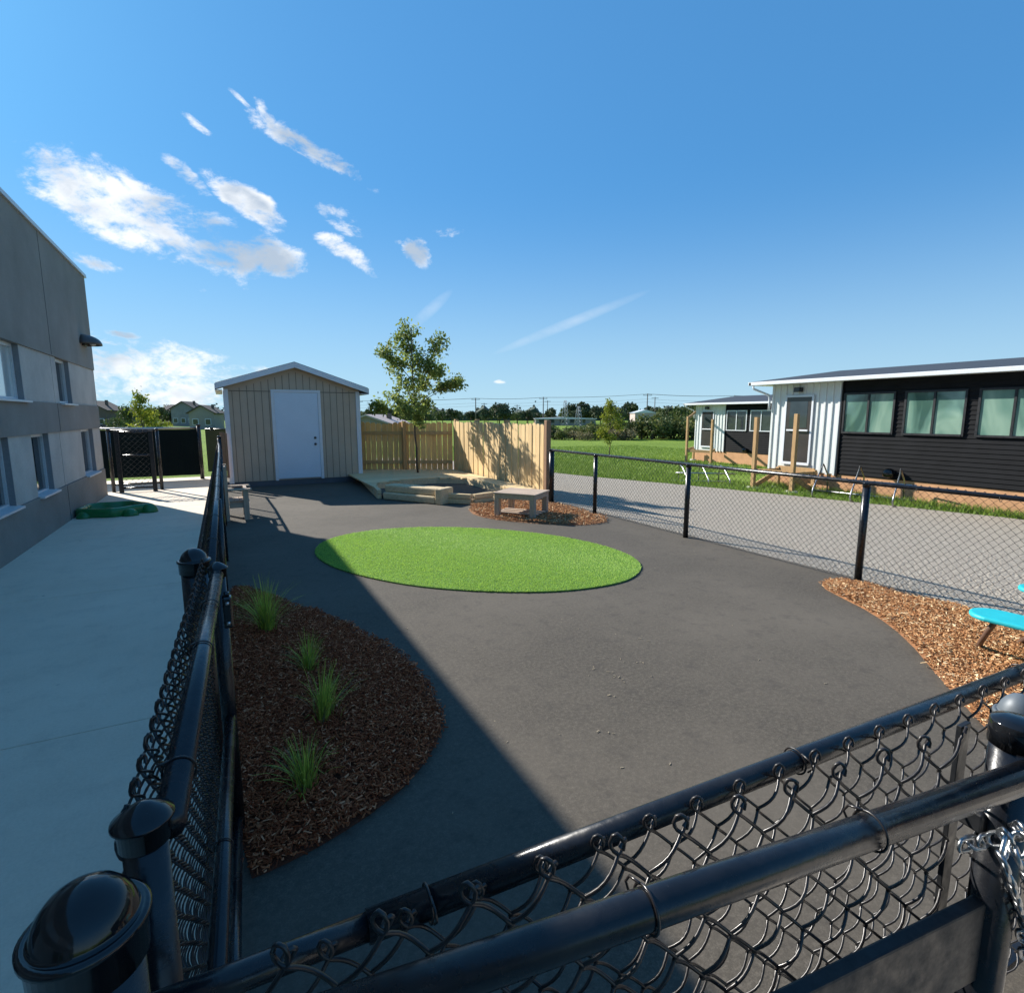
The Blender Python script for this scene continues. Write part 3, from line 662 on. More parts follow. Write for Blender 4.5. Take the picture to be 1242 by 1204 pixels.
def pane_reflection():
    m = Mat('glass_painted_reflection'); v = m.coords((1, 1, .5))
    g = m.noise(1.1, 3, 0.6, v, 0.8)
    m.col(m.ramp(g, [(0.38, (0.05, 0.11, 0.09)), (0.50, (0.13, 0.24, 0.19)), (0.62, (0.24, 0.36, 0.28))]))  # green reflections painted into the pane colour with noise
    m.set(Roughness=0.08, Specular_IOR_Level=0.6, Coat_Weight=0.7); return m.m
M['pane_reflection'] = pane_reflection()
M['door_dark'] = simple('dark_brown_door', (0.035, 0.028, 0.026), 0.35, 0.3, 1.5, coat=0.4)
M['leaf'] = blades('young_tree_leaves', (0.23, 0.30, 0.075), 0.45, 0.45)
M['leaf_yellow'] = blades('yellow_green_leaves', (0.24, 0.28, 0.035), 0.4, 0.35)
M['leaf_dark'] = blades('hazed_tree_leaves', (0.085, 0.115, 0.055), 0.4, 0.1)  # leaf colour lightened to stand in for distance haze
M['leaf_mid'] = blades('mid_green_leaves', (0.11, 0.15, 0.05), 0.4, 0.15)
M['leaf_bush'] = blades('olive_bush_leaves', (0.15, 0.18, 0.055), 0.45, 0.2)
M['leaf_reed'] = blades('dry_reed_leaves', (0.22, 0.20, 0.10), 0.4, 0.2)

# ------------------------------------------------------------------ grey building on the left
bd = thing('school_building', 'long two band grey precast building along the left edge of the walkway', 'building', (-2.25,5,0))
X0 = -2.25; YN, YF = -8.0, 14.0
up_w = [(-6.5,-4.0),(-1.5,.8),(3.4,5.6),(6.9,9.35),(11.10,11.95)]; lo_w = [(-7,-5),(-3,-1),(1.0,3.0),(4.3,6.0),(7.3,8.52),(9.40,10.22),(12.30,13.30)]
bands = [(.56,1.40,lo_w),(1.84,2.56,up_w)]
b = MB()
for z0, z1 in ((-.2,.56),(1.40,1.84),(2.56,4.36)): b.box(X0-.35, X0, YN, YF, z0, z1)
b.box(-15, X0-.35, YN, YF, -.2, 4.30)
b.build('wall', M['wall_grey'], bd)
for z0, z1, ws in bands:
    cuts = [YN]+[y for w in ws for y in w]+[YF]
    for i in range(0, len(cuts), 2):
        ya, yb = cuts[i], cuts[i+1]
        if yb-ya > 1.5 and ya < 10.83 < yb: segs = [(ya, 10.82), (10.84, yb)]
        else: segs = [(ya, yb)]
        for s0, s1 in segs: MB().box(X0-.345, X0-.022, s0, s1, z0+.003, z1-.003).build('pale_panel', M['wall_light'], bd)
    for (ya, yb) in ws:
        w = MB()
        xo = X0-.085
        w.box(xo-.05, xo, ya+.001, ya+.045, z0, z1); w.box(xo-.05, xo, yb-.045, yb-.001, z0, z1)
        w.box(xo-.05, xo, ya+.045, yb-.045, z0, z0+.045); w.box(xo-.05, xo, ya+.045, yb-.045, z1-.045, z1)
        if yb-ya > 1.4: w.box(xo-.05, xo, (ya+yb)/2-.02, (ya+yb)/2+.02, z0+.045, z1-.045)
        fr = w.build('window', M['alu'], bd)
        MB().box(xo-.035, xo-.028, ya+.04, yb-.04, z0+.04, z1-.04).build('glass', M['glass_blind'] if (yb-ya > 1.4 and z0 > 1.5) else M['glass_dark'], fr)
        MB().box(xo, X0-.024, yb-.012, yb-.001, z0+.02, z1-.002).build('reveal', M['reveal'], fr)
        sl_ = MB(); sl_.prism_y([(xo, z0+.022), (X0+.05, z0+.004), (X0+.05, z0-.02), (X0+.001, z0-.02), (X0+.001, z0+.003), (xo, z0+.003)], ya-.03, yb+.03)
        sl_.build('sill', M['alu'], fr)
MB().box(X0-.40, X0+.03, YN-.05, YF+.04, 4.36, 4.42).build('coping', M['coping'], bd)
M['joint'] = simple('dark_joint_sealant', (0.07,0.07,0.07), 0.9)
for yy in (10.83, 5.0, -1.0):
    for za, zb in ((2.57,4.355),(0,.555),(1.405,1.835)): MB().box(X0+.0005, X0+.003, yy-.007, yy+.007, za, zb).build('panel_joint', M['joint'], bd)
MB().box(X0-.30, X0-.02, 14.0, 14.02, -.1, 4.3).build('end_trim', M['wall_grey'], bd)
# hooded wall lamp
wl = thing('wall_lamp', 'brown half dome hooded lamp high on the grey building wall', 'lamp', (X0,13.2,3.05))
b = MB(); v = []; f = []; na, nb_ = 14, 8
for i in range(na+1):
    for j in range(nb_+1):
        a = math.pi*i/na; e = math.pi/2*j/nb_
        v.append((X0+.30*math.sin(a)*math.cos(e)+.002, 13.2-.30*math.cos(a)*math.cos(e), 2.98+.19*math.sin(e)))
f = [(i*(nb_+1)+j, (i+1)*(nb_+1)+j, (i+1)*(nb_+1)+j+1, i*(nb_+1)+j+1) for i in range(na) for j in range(nb_)]
b.add(v, f, True); k_ = b.build('hood', M['lamp_hood'], wl); m_ = k_.modifiers.new('thick', 'SOLIDIFY'); m_.thickness = .012
MB().box(X0+.001, X0+.05, 13.08, 13.32, 2.95, 3.1).build('back_plate', M['lamp_hood'], wl, .005)
MB().lathe((X0+.15, 13.2, 3.02), [(.03,-.05),(.05,-.03),(.05,.03),(.02,.06)], 14).build('bulb_housing', M['alu'], wl)

# ------------------------------------------------------------------ shed
sx0, sx1, sy0, sy1 = .06, 3.04, 14.0, 16.6; pk = 1.56
sh = thing('garden_shed', 'tan board sided shed with pale door and white gabled roof trim', 'shed', (1.55,15.3,0))
b = MB(); b.prism_y([(sx0,.13),(sx1,.13),(sx1,2.355),(pk,2.855),(sx0,2.388)], sy0, sy1); sw = b.build('wall', M['siding_tan'], sh)
# battens/grooves of the siding
b = MB(); xx = sx0+.16
while xx < sx1-.1:
    zt = 2.22+(.5*(1-abs(xx-pk)/1.5))-.05
    for z0, z1 in ((.135, 2.195), (2.215, zt)):
        if .99 < xx < 2.16 and z0 < 2: continue
        if z1 > z0+.02: b.box(xx-.006, xx+.006, sy0-.0035, sy0-.0005, z0, z1)
    xx += .152
b.box(sx0+.09, sx1-.09, sy0-.004, sy0-.0005, 2.196, 2.214)
b.build('siding_groove', simple('siding_shadow_gap', (0.16, 0.135, 0.10), 0.9), sw)
MB().box(sx0+.01, sx1-.01, sy0+.01, sy1, -.1, .128).build('base_skid', simple('dark_base_timber', (0.10,0.10,0.11), 0.9, 0.2), sh)
for x_ in (sx0-.01, sx1-.08): MB().box(x_, x_+.09, sy0-.022, sy0-.005, .10, 2.24).build('corner_trim', M['white_trim'], sh, .003)
for x_ in (sx0-.022, sx1+.002): MB().box(x_, x_+.02, sy0-.02, sy0+.09, .10, 2.2).build('corner_trim', M['white_trim'], sh)
rf_ = MB()
for s_, xe, ze in ((-1, -.10, 2.34), (1, 3.24, 2.30)):
    rf_.prism_y([(xe, ze), (pk, 2.86), (pk, 2.89), (xe, ze+.03)][::s_], sy0-.16, sy1+.15)
ro = rf_.build('roof', M['shingle'], sh)
b = MB()
for xe, ze, s_ in ((-.10, 2.34, 1), (3.24, 2.30, -1)): b.prism_y([(xe, ze-.105), (pk, 2.755), (pk, 2.875), (xe, ze+.018)][::s_], sy0-.19, sy0-.162)
b.build('fascia', M['white_trim'], ro, .003)
b = MB(); b.box(-.115,-.102,sy0-.19,sy1+.15,2.21,2.352); b.box(3.242,3.255,sy0-.19,sy1+.15,2.17,2.312); b.box(-.10,.03,sy0-.16,sy1,2.205,2.22); b.box(3.06,3.24,sy0-.16,sy1,2.17,2.185); b.build('eave_trim', M['white_trim'], ro)
b = MB(); b.box(1.02,1.085,sy0-.03,sy0-.002,.12,2.19); b.box(2.055,2.12,sy0-.03,sy0-.002,.12,2.19); b.box(1.02,2.12,sy0-.032,sy0-.002,2.192,2.25)
df = b.build('door_frame', M['white_trim'], sh, .003)
dr = MB().box(1.088,2.052,sy0-.018,sy0-.002,.15,2.188).build('door', M['door_white'], sh, .002)
b = MB()
for x_ in (1.095,): b.box(x_, 2.045, sy0-.0215, sy0-.0185, .155, .165)
b.build('door_sweep', M['reveal'], dr)
for z_ in (1.12, .97): MB().add([(1.955+.03*math.cos(a)*k, sy0-.02-.022*j, z_+.03*math.sin(a)*k) for j, k in ((0,1),(1,1),(2,.6)) for a in np.linspace(0,2*math.pi,14,endpoint=False)], [(j*14+i, j*14+(i+1)%14, (j+1)*14+(i+1)%14, (j+1)*14+i) for j in range(2) for i in range(14)]+[tuple(range(28,42))], True).build('handle' if z_ < 1 else 'deadbolt', M['lamp_hood'], dr)
for z_ in (.35,1.15,1.95): MB().box(1.075,1.095,sy0-.034,sy0-.031,z_-.05,z_+.05).build('hinge', M['alu'], dr)

# ------------------------------------------------------------------ cedar screen fences round the stage
def board_fence(name, label, A, B, wid, gap, h0, h1, dh, top, thick=.018, side=1, posts=(), double=False, mat=None):
    A = Vector((*A,0)); B = Vector((*B,0)); d = B-A; Ln = d.length; d.normalize(); n = Vector((-d.y,d.x,0))*side
    t = thing(name, label, 'fence', ((A.x+B.x)/2,(A.y+B.y)/2,0)); b = MB(); s_ = 0; i = 0
    while s_ < Ln-wid*.5:
        w = wid*random.uniform(.93,1.05); off = .012*(i % 2)*(1 if double else 0)+random.uniform(-.003,.003)
        c = A+d*(s_+w/2)+n*off; ht = top+dh*math.sin(i*.9)+random.uniform(-.012,.012); lean = random.uniform(-.006,.006)
        q = []
        for yy in (-thick/2, thick/2):
            for a, z in ((-w/2,h0),(w/2,h0),(w/2,ht-.035),(w/2-.03,ht),(-w/2+.03,ht),(-w/2,ht-.035)):
                p = c+d*(a+lean*(z-h0))+n*yy; q.append((p.x,p.y,z))
        b.add(q, [(0,1,2,3,4,5),(11,10,9,8,7,6)]+[(j,(j+6),(j+1)%6+6,(j+1)%6) for j in range(6)])
        s_ += w+gap*random.uniform(.6,1.4); i += 1
    b.build('boards', mat or M['pine'], t)
    for z in (h0+.22, top-.28):
        MB().beam(A-n*.045+Vector((0,0,z)), B-n*.045+Vector((0,0,z)), .04, .09).build('rail', M['pine_x'], t)
    for p_, hh, off in posts:
        c = A+d*p_+n*off; MB().box(c.x-.05,c.x+.05,c.y-.05,c.y+.05,.0,hh).build('post', M['redpost'] if hh < 1.6 and p_ < .2 else M['postwood'], t, .008)
    return t
board_fence('wooden_fence', 'new pine board fence right of the tree with leaf shadows falling on it', (5.56,9.22), (5.56,14.0), .138, .012, .06, 1.5, .012, 1.49, side=1, posts=[(-.10,1.56,-.02),(1.75,1.55,-.09),(3.4,1.56,-.09),(4.8,1.55,-.09)], double=True)
board_fence('wooden_fence', 'shaded pine board fence behind the young tree with light between its boards', (5.53,14.03), (3.10,15.25), .138, .011, .17, 1.5, .02, 1.46, side=-1, posts=[(1.3,1.5,-.09),(2.55,1.5,-.09)], mat=M['pine_shade'])
wp = thing('wooden_fence', 'narrow wooden panel between the chain link fence end and the shed', 'panel', (-.04,13.9,0))
b = MB(); b.box(-.09,.0,13.88,13.90,.25,1.28); b.box(.005,.055,13.88,13.90,.25,1.26); b.build('boards', M['redpost'], wp, .003)
MB().box(-.09,.055,13.905,13.94,1.05,1.13).build('rail', M['redpost'], wp)
# stage: raised deck with sunken asphalt pit
rim = [(2.66,11.0),(2.90,11.89),(3.39,12.15),(3.83,12.29),(4.4,12.22),(5.02,11.85),(5.04,11.1),(5.06,10.1),(5.10,9.45)]
dk = thing('wooden_deck', 'raised curved wooden deck between the shed and the pine fence', 'deck', (4.3,13,0))
poly = [(2.70,13.98),(3.06,13.98),(3.06,15.1),(5.40,13.95),(5.48,13.95),(5.48,9.42)]+rim[::-1]
# deck boards clipped to the outline, laid along the fence line
b = MB(); yb = 9.42
pl = poly
def clip_row(y0, y1):
    ym = (y0+y1)/2; xs_ = []
    for i in range(len(pl)):
        (xa,ya),(xb,yb2) = pl[i], pl[(i+1)%len(pl)]
        if (ya > ym) != (yb2 > ym): xs_.append(xa+(xb-xa)*(ym-ya)/(yb2-ya))
    return sorted(xs_)
while yb < 15.0:
    y1 = yb+.135; xs_ = clip_row(yb, y1)
    for i in range(0, len(xs_)-1, 2): b.box(xs_[i], xs_[i+1], yb, y1-.007, .165, .195+random.uniform(0,.002))
    yb = y1
b.build('deck_boards', M['deckwood'], dk, .002)
b = MB()
for p, q in zip(rim, rim[1:]): b.beam((*p,.10), (*q,.10), .04, .125)
b.build('inner_skirt', M['timber'], dk)
for z_ in (.05,.148):
    b = MB(); b.beam((3.02,13.96,z_), (2.66,10.74,z_), .085, .088); b.build('border_timber', M['timber'], dk, .008)
for z_ in (.05,.148):
    for p, q in (((3.62,9.72),(4.02,9.28)),((4.06,9.26),(4.52,9.40)),((4.56,9.41),(5.46,9.36))):
        MB().beam((*p,z_), (*q,z_), .085, .088).build('border_timber', M['deckwood'], dk, .008)
MB().prism([(2.70,11.0),(2.95,10.3),(3.5,9.8),(4.05,9.34),(4.5,9.45),(5.08,9.44),(5.02,11.83),(4.4,12.2),(3.83,12.27),(3.39,12.13),(2.93,11.87)], .002, .055).build('pit_floor', M['asphalt'], dk)
lb = thing('timber_bench', 'low stacked timber step at the front edge of the wooden deck', 'bench', (3.1,10.1,0))
tv = Vector((.55,-.835,0)).normalized(); nv = Vector((.835,.55,0)).normalized(); O = Vector((2.70,10.66,0))
for (n0, z0, sz) in ((.0,.0,.15),(.06,.145,.15)):
    for k in range(2 if z0 > 0 else 1):
        c = O+nv*(n0+.08+k*.155); bb = MB(); a = c+Vector((0,0,z0+sz/2)); bb.beam(a, a+tv*1.28, .15, sz-.004); bb.build('timber', M['timber'], lb, .03)
bb = MB(); c = O+tv*1.36+nv*.20; bb.obox(c+Vector((0,0,.15)), .15, .40, .30, tv); bb.build('end_block', M['timber'], lb, .02)

# ------------------------------------------------------------------ small wooden table on the chips
tt = thing('wooden_table', 'small weathered slatted table standing on wood chips by the pine fence', 'table', (4.27,7.77,0))
A_ = Vector((3.78,7.86,0)); u1 = Vector((.611,-.792,0)); u2 = Vector((.792,.611,0)); LA, LB = .74, .66
b = MB()
for i in range(5): c = A_+u2*(LB*(i+.5)/5)+u1*(LA/2); b.obox(c+Vector((0,0,.412)), LA, LB/5-.012, .022, u1)
b.build('tabletop', M['greywood'], tt, .003)
b = MB()
for (o1, e1_) in ((u2*.03, u1*LA),(u2*(LB-.03), u1*LA)): b.beam(A_+o1+u1*.04+Vector((0,0,.365)), A_+o1+e1_-u1*.04+Vector((0,0,.365)), .03, .07)
for (o1) in (u1*.03, u1*(LA-.03)): b.beam(A_+o1+u2*.05+Vector((0,0,.365)), A_+o1+u2*(LB-.05)+Vector((0,0,.365)), .03, .07)
b.build('apron', M['greywood'], tt, .002)
for i in (.06, LA-.06):
    for j in (.06, LB-.06):
        c = A_+u1*i+u2*j; b = MB(); b.obox(c+Vector((0,0,.20)), .085, .085, .40, u1); b.build('leg', M['greywood_z'], tt, .004)
b = MB()
for i in range(3): c = A_+u2*(.16+i*.15)+u1*(LA/2); b.obox(c+Vector((0,0,.085)), LA-.02, .085, .02, u1)
b.build('lower_shelf', M['greywood'], tt, .002)
# armchair
ac = thing('wooden_armchair', 'small weathered wooden armchair behind the left fence near the shed', 'chair', (.12,9.85,0))
for yy in (9.58, 10.12):
    MB().box(-.07,-.005,yy-.035,yy+.035,0,.86).build('back_post', M['greywood_z'], ac, .004)
    MB().box(.20,.28,yy-.035,yy+.035,0,.475).build('leg', M['greywood_z'], ac, .004)
    MB().box(-.004,.33,yy-.055,yy+.055,.478,.503).build('armrest', M['greywood'], ac, .004)
    MB().box(.0,.2,yy-.015,yy+.015,.20,.28).build('side_rail', M['greywood'], ac, .003)
b = MB()
for i in range(4): b.box(-.0+i*.075,.066+i*.075,9.62,10.08,.29,.31)
b.build('seat', M['greywood'], ac, .003)
b = MB()
for i in range(4): b.box(-.045,-.025,9.63+i*.115,9.63+i*.115+.095,.33,.84)
b.build('backrest', M['greywood_z'], ac, .003)
b = MB(); b.box(.235,.262,9.62,10.08,.30,.38); b.box(.235,.262,9.62,10.08,.12,.17); b.box(.215,.262,9.62,10.08,.475,.50); b.build('front_rail', M['greywood'], ac, .003)

# ------------------------------------------------------------------ green sand pit tray
gp_ = thing('paddling_pool', 'dark green moulded plastic play pool on the shaded walkway', 'pool', (-1.74,11.25,0))
v = []; f = []; na = 96
prof = [(1.0,.0),(1.045,.05),(1.03,.11),(1.0,.145),(.93,.155),(.87,.14),(.84,.09),(.82,.035),(.5,.025),(.0,.02)]
for i in range(na):
    a = 2*math.pi*i/na; r0 = .44+.035*math.cos(5*a+.6)+.02*math.cos(3*a)
    for (k, z) in prof: v.append((-1.76+r0*k*math.cos(a)*1.08, 11.25+r0*k*math.sin(a), z))
m_ = len(prof); f = [(i*m_+j, ((i+1)%na)*m_+j, ((i+1)%na)*m_+j+1, i*m_+j+1) for i in range(na) for j in range(m_-1)]
MB().add(v, f, True).build('basin', M['green_plastic'], gp_)
def blob(c, rx, ry, rz, seg=16, hs=8):
    b = MB(); b.lathe((0,0,0), [(max(.001,math.cos(e)), math.sin(e)) for e in np.linspace(0, math.pi/2, hs)], seg); b.V = [(c[0]+x*rx, c[1]+y*ry, c[2]+z*rz) for x, y, z in b.V]; return b
blob((-1.23,11.12,0), .13,.13,.16).build('moulded_head', M['green_plastic'], gp_)
blob((-1.47,10.86,0), .12,.10,.12).build('moulded_foot', M['green_plastic'], gp_)
blob((-2.1,10.92,0), .11,.10,.11).build('moulded_foot', M['green_plastic'], gp_)

# ------------------------------------------------------------------ turquoise picnic table
pt = thing('picnic_table', 'turquoise plastic childrens picnic table cut off by the right edge', 'table', (4.95,1.2,0))
def pill(cx, cy, L_, W_, z, th, ang=0, n=20):
    P = []
    for i in range(2*n):
        t = math.pi*i/n; x = W_/2*math.cos(t); y = (L_/2-W_/2)*(1 if math.sin(t) > 0 else -1)*(1 if abs(math.sin(t)) > 1e-6 else 0)+W_/2*math.sin(t)
        P.append((cx+x*math.cos(ang)-y*math.sin(ang), cy+x*math.sin(ang)+y*math.cos(ang)))
    return MB().prism(P, z-th, z)
pill(4.48,1.19,1.02,.27,.35,.032,.10).build('bench_seat', M['turquoise'], pt, .012)
pill(5.46,1.28,1.02,.27,.35,.032,.10).build('bench_seat', M['turquoise'], pt, .012)
MB().prism([(4.62,.72),(5.14,.72),(5.20,.80),(5.20,1.36),(5.12,1.44),(4.66,1.40),(4.60,1.3),(4.56,.8)], .50,.535).build('tabletop', M['turquoise'], pt, .012)
for yy in (.85, 1.55):
    MB().tube([(4.42,yy,.315),(4.44,yy+.04,.22),(4.50,yy+.09,.12),(4.58,yy+.13,.045),(4.66,yy+.12,.028),(4.8,yy+.08,.028),(5.1,yy+.04,.028),(5.26,yy+.04,.03),(5.31,yy+.04,.06),(5.33,yy+.02,.2),(5.37,yy,.315)], .017, 12).build('leg_frame', M['brown_tube'], pt)
MB().tube([(4.9,.80,.03),(4.9,.80,.50)], .02, 10).build('centre_post', M['brown_tube'], pt)
MB().tube([(4.9,1.25,.50),(4.9,1.58,.04)], .017, 10).build('centre_post', M['brown_tube'], pt)

# ------------------------------------------------------------------ ornamental grass clumps in the dark bed
def clump(x, y, n, h, spread, label, lean=(0,0), dry=.15):
    t = thing('grass_clump', label, 'plant', (x,y,.03)); 
    for nm, mt, cnt in (('blades', M['clump'], int(n*(1-dry))), ('dry_blades', M['clumpdry'], int(n*dry))):
        q = []
        for i in range(cnt):
            a = random.uniform(0, 6.283); rr = abs(random.gauss(0, .025)); bx, by = x+rr*math.cos(a), y+rr*math.sin(a); sp = spread*random.uniform(.1, 1.25)**1.2; a2 = a+random.uniform(-.6,.6)
            hh = h*random.uniform(.45, 1.0)*(1 if nm == 'blades' else .85); px_, py_ = math.cos(a2)*sp+lean[0], math.sin(a2)*sp+lean[1]
            w = random.uniform(.0018,.0038); pr_ = None; wx, wy = -math.sin(a2)*w, math.cos(a2)*w
            for k in range(5):
                s0 = k/4; droop = hh*(s0-.28*s0**3*(sp/spread)); c = (bx+px_*s0**1.7, by+py_*s0**1.7, .02+droop); ww = 1-.85*s0
                cur = ((c[0]+wx*ww, c[1]+wy*ww, c[2]), (c[0]-wx*ww, c[1]-wy*ww, c[2]))
                if pr_: q.append([pr_[0], pr_[1], cur[1], cur[0]])
                pr_ = cur
        polys(nm, q, 4, mt, t)
clump(.19,4.33,270,.50,.26,'widest ornamental grass clump at the far end of the dark bed')
clump(.38,3.50,120,.34,.13,'small upright grass clump, second from the far end of the dark bed')
clump(.37,2.86,150,.38,.14,'bright grass clump with long stray blades, second nearest in the dark bed', (.03,.02), .12)
clump(.21,2.34,150,.32,.13,'nearest grass clump at the front of the dark mulch bed', (-.01,0), .2)
q = []
for i in range(0):
    a = random.uniform(-.2,.9); w = .002; pr_ = None; Lh = random.uniform(.25,.42)
    for k in range(5):
        s0 = k/4; c = (.38+math.cos(a)*Lh*s0, 2.80+math.sin(a)*Lh*s0, .04+.16*s0-.12*s0**2); cur = ((c[0]+w, c[1], c[2]), (c[0]-w, c[1]+w, c[2]))
        if pr_: q.append([pr_[0], pr_[1], cur[1], cur[0]])
        pr_ = cur

# bits of straw and wood scattered on the asphalt
b = MB()
for (x, y) in [(2.40,3.36),(2.66,2.94),(2.06,2.79),(2.08,2.74),(2.10,2.69),(2.09,2.60),(2.09,2.54),(2.30,2.74),(2.35,2.70),(2.40,2.67),(2.32,2.50),(1.93,2.46),(1.66,2.10),(1.68,2.09),(1.5,2.2)]:
    for k in range(random.randint(1, 3)):
        a = random.uniform(0, 6.28); L_ = random.uniform(.008,.03); c = Vector((x+random.gauss(0,.03), y+random.gauss(0,.025), .005)); b.obox(c, L_*.8, random.uniform(.002,.004), .002, (math.cos(a), math.sin(a), random.uniform(-.1,.1)))
for k in range(60):
    x, y = random.uniform(.4,5.2), random.uniform(1.0,9); a = random.uniform(0,6.28); b.obox((x,y,.003), random.uniform(.005,.018), .003, .002, (math.cos(a), math.sin(a), 0))
o = b.build('straw_debris', simple('pale_straw', (0.34,0.28,0.19), 0.9, 0.2)); tag(o, 'pale bits of straw and bark scattered on the asphalt', 'debris', kind='stuff')
# ------------------------------------------------------------------ trees
def leaf_quads(C, n, size, spread, flat=0.0, asp=.5):
    """n leaves of length size about the points C with gaussian spread"""
    C = np.asarray(C); c = C[rng.integers(0, len(C), n)]+rng.normal(0, 1, (n, 3))*spread
    a = rng.normal(0, 1, (n, 3)); a[:, 2] -= flat; a /= np.linalg.norm(a, axis=1, keepdims=True); t = rng.normal(0, 1, (n, 3)); s_ = np.cross(a, t); s_ /= np.linalg.norm(s_, axis=1, keepdims=True)
    L_ = size*rng.uniform(.6, 1.3, (n, 1)); Wd = L_*asp
    return np.stack([c-a*L_/2, c+s_*Wd/2, c+a*L_/2, c-s_*Wd/2], 1)
def limb(b, p, q, r0, r1, sag=.0, k=6):
    p = Vector(p); q = Vector(q); pts = []; d = (q-p).length
    for i in range(k):
        t = i/(k-1); w = p.lerp(q, t); w.z += sag*math.sin(math.pi*t)*d; w += Vector((random.uniform(-1,1),random.uniform(-1,1),0))*.009*d*(0 < i < k-1); pts.append(w)
    b.tube(pts, list(np.linspace(r0, r1, k)), 7); return pts
def young_tree(root, base, top, clusters, nleaf, size, mat, trunk_r=.028, tw=5, jy=.35):
    """clusters: (x, y, z, radius)"""
    b = MB(); base = Vector(base); top = Vector(top)
    tr = limb(b, base, top, trunk_r, trunk_r*.3, 0, 12); tips = []
    for (x, y, z, r) in clusters:
        c = Vector((x, y, z)); t = max(.38, min(.95, (z-base.z-.45)/(top.z-base.z))); i = t*(len(tr)-1); s0 = tr[int(i)]
        br = limb(b, s0, c, trunk_r*.45*(1.1-t*.6), trunk_r*.13, .06)
        for _ in range(tw):
            d = Vector((random.gauss(0,1), random.gauss(0,1), random.gauss(.15,.8))).normalized(); s1 = br[random.choice((3,4,5))]
            e = c+d*r*random.uniform(.55,1.05); w = limb(b, s1, e, trunk_r*.13, trunk_r*.06, .05, 4)
            for k in range(6):
                f_ = .35+.65*k/5; j = f_*3; i0 = min(2, int(j)); tips.append(list(w[i0].lerp(w[i0+1], j-i0)))
    b.build('trunk', M['bark'], root)
    polys('crown', leaf_quads(tips, nleaf, size, size*.75, .6), 4, mat, root)
t = thing('young_tree', 'slender young deciduous tree growing up through the wooden deck', 'tree', (4.36,13.5,.19))
cl = [(4.2,3.75,.40),(3.63,3.16,.30),(3.91,2.94,.32),(4.88,3.39,.35),(4.5,3.0,.46),(5.11,2.82,.23),(4.02,2.44,.51),(4.7,2.46,.42),(5.33,2.46,.19),(5.1,2.42,.2),(3.71,1.99,.39),(4.26,1.94,.51),(3.48,1.85,.18),(4.8,1.94,.22),(4.25,3.35,.35),(4.38,1.63,.30),(3.95,1.75,.3),(4.75,2.9,.35)]
young_tree(t, (4.36,13.5,.15), (4.27,13.5,3.8), [(x, 13.5+random.uniform(-.55,.55), z, r*.9) for x, z, r in cl], 7500, .095, M['leaf'], .030, 10)
R_ = Vector((math.cos(YAW), -math.sin(YAW), 0)); Fw = Vector((math.sin(YAW), math.cos(YAW), 0))
def at(px, D, z=0.0):
    """world point at compass bearing of photo column px, D metres ahead of the viewer"""
    s_ = (px-621)/660*(1/math.cos(PITCH)); p = Fw*D+R_*(s_*D); return (p.x, p.y, z)
def zat(py, D): return 1.65-(py-504)*D/660
def sapling(px, D, ytop, label, mat, wid, n=1500, size=.12, nc=14, zb=None):
    x, y, _ = at(px, D); z0 = H(x, y)-.03; zt = zat(ytop, D); hgt = zt-z0
    t = thing('sapling_tree', label, 'tree', (x, y, z0)); cs = []
    for i in range(nc):
        f_ = (i+.5)/nc; rr = wid*math.sin(math.pi*min(1, f_*1.0+.12))**.8; a = random.uniform(0, 6.28)
        cs.append((x+math.cos(a)*rr*random.uniform(.3,1), y+math.sin(a)*rr, z0+hgt*(.30+.66*f_), wid*.45))
    young_tree(t, (x, y, z0), (x, y, zt-.1*hgt), cs, n, size, mat, .035, 5)
sapling(738, 33, 487, 'young tree with yellow green crown alone on the lawn past the lane', M['leaf_yellow'], .75, 2600, .13, 16)
sapling(181, 30, 479, 'yellow leafed sapling behind the black privacy screen', M['leaf_yellow'], .95, 2200, .15, 16)
sapling(195, 33, 500, 'low bushy yellow sapling just right of the taller one behind the screen', M['leaf_yellow'], .7, 1100, .14, 10)
sapling(163, 44, 496, 'rounded mid green bush left of the yellow sapling', M['leaf_mid'], 1.2, 2600, .2, 16)

def crown_mesh(name, rx, rz, n, size, mat, lobes=14, low=.0):
    cs = []
    for i in range(lobes):
        a = random.uniform(0, 6.28); e = random.uniform(-.3, 1.2); rr = random.uniform(.45, .85)
        cs.append((math.cos(a)*rx*rr*math.cos(e), math.sin(a)*rx*rr*math.cos(e), rz*(1+low)+rz*rr*math.sin(e)*.95, rx*random.uniform(.28,.46)))
    P = []
    for c in cs:
        k = n//lobes; d = rng.normal(0, 1, (k, 3)); d /= np.linalg.norm(d, axis=1, keepdims=True); P.append(np.array(c[:3])+d*(rng.random((k, 1))**.35)*c[3])
    P = np.concatenate(P); q = leaf_quads(P, len(P), size, 0.02, 0, .7)
    me_o = polys('crown', q, 4, mat); return me_o
def far_tree(label, mat, hgt, rx, n, size, trunk=.35, bush=False, lobes=14):
    """a prototype at the origin; copies are placed afterwards"""
    t = thing('bush' if bush else 'deciduous_tree', label, 'bush' if bush else 'tree', (0,0,0))
    rz = hgt*(.5 if bush else (1-trunk*.6)/2)
    c = crown_mesh('crown', rx, rz, n, size, mat, lobes, low=(-.15 if bush else trunk*.9)); c.parent = t
    k = MB(); k.tube([(0,0,-.3),(.05,0,hgt*.3),(0,.05,hgt*.62)], [.05*rx+.04, .04*rx+.03, .02*rx+.02], 7)
    for a in (0, 2.1, 4.2): k.tube([(0,0,hgt*.3),(math.cos(a)*rx*.5,math.sin(a)*rx*.5,hgt*.55)], [.03*rx+.02,.01*rx+.01], 5)
    o = k.build('trunk', M['bark']); o.parent = t
    return t
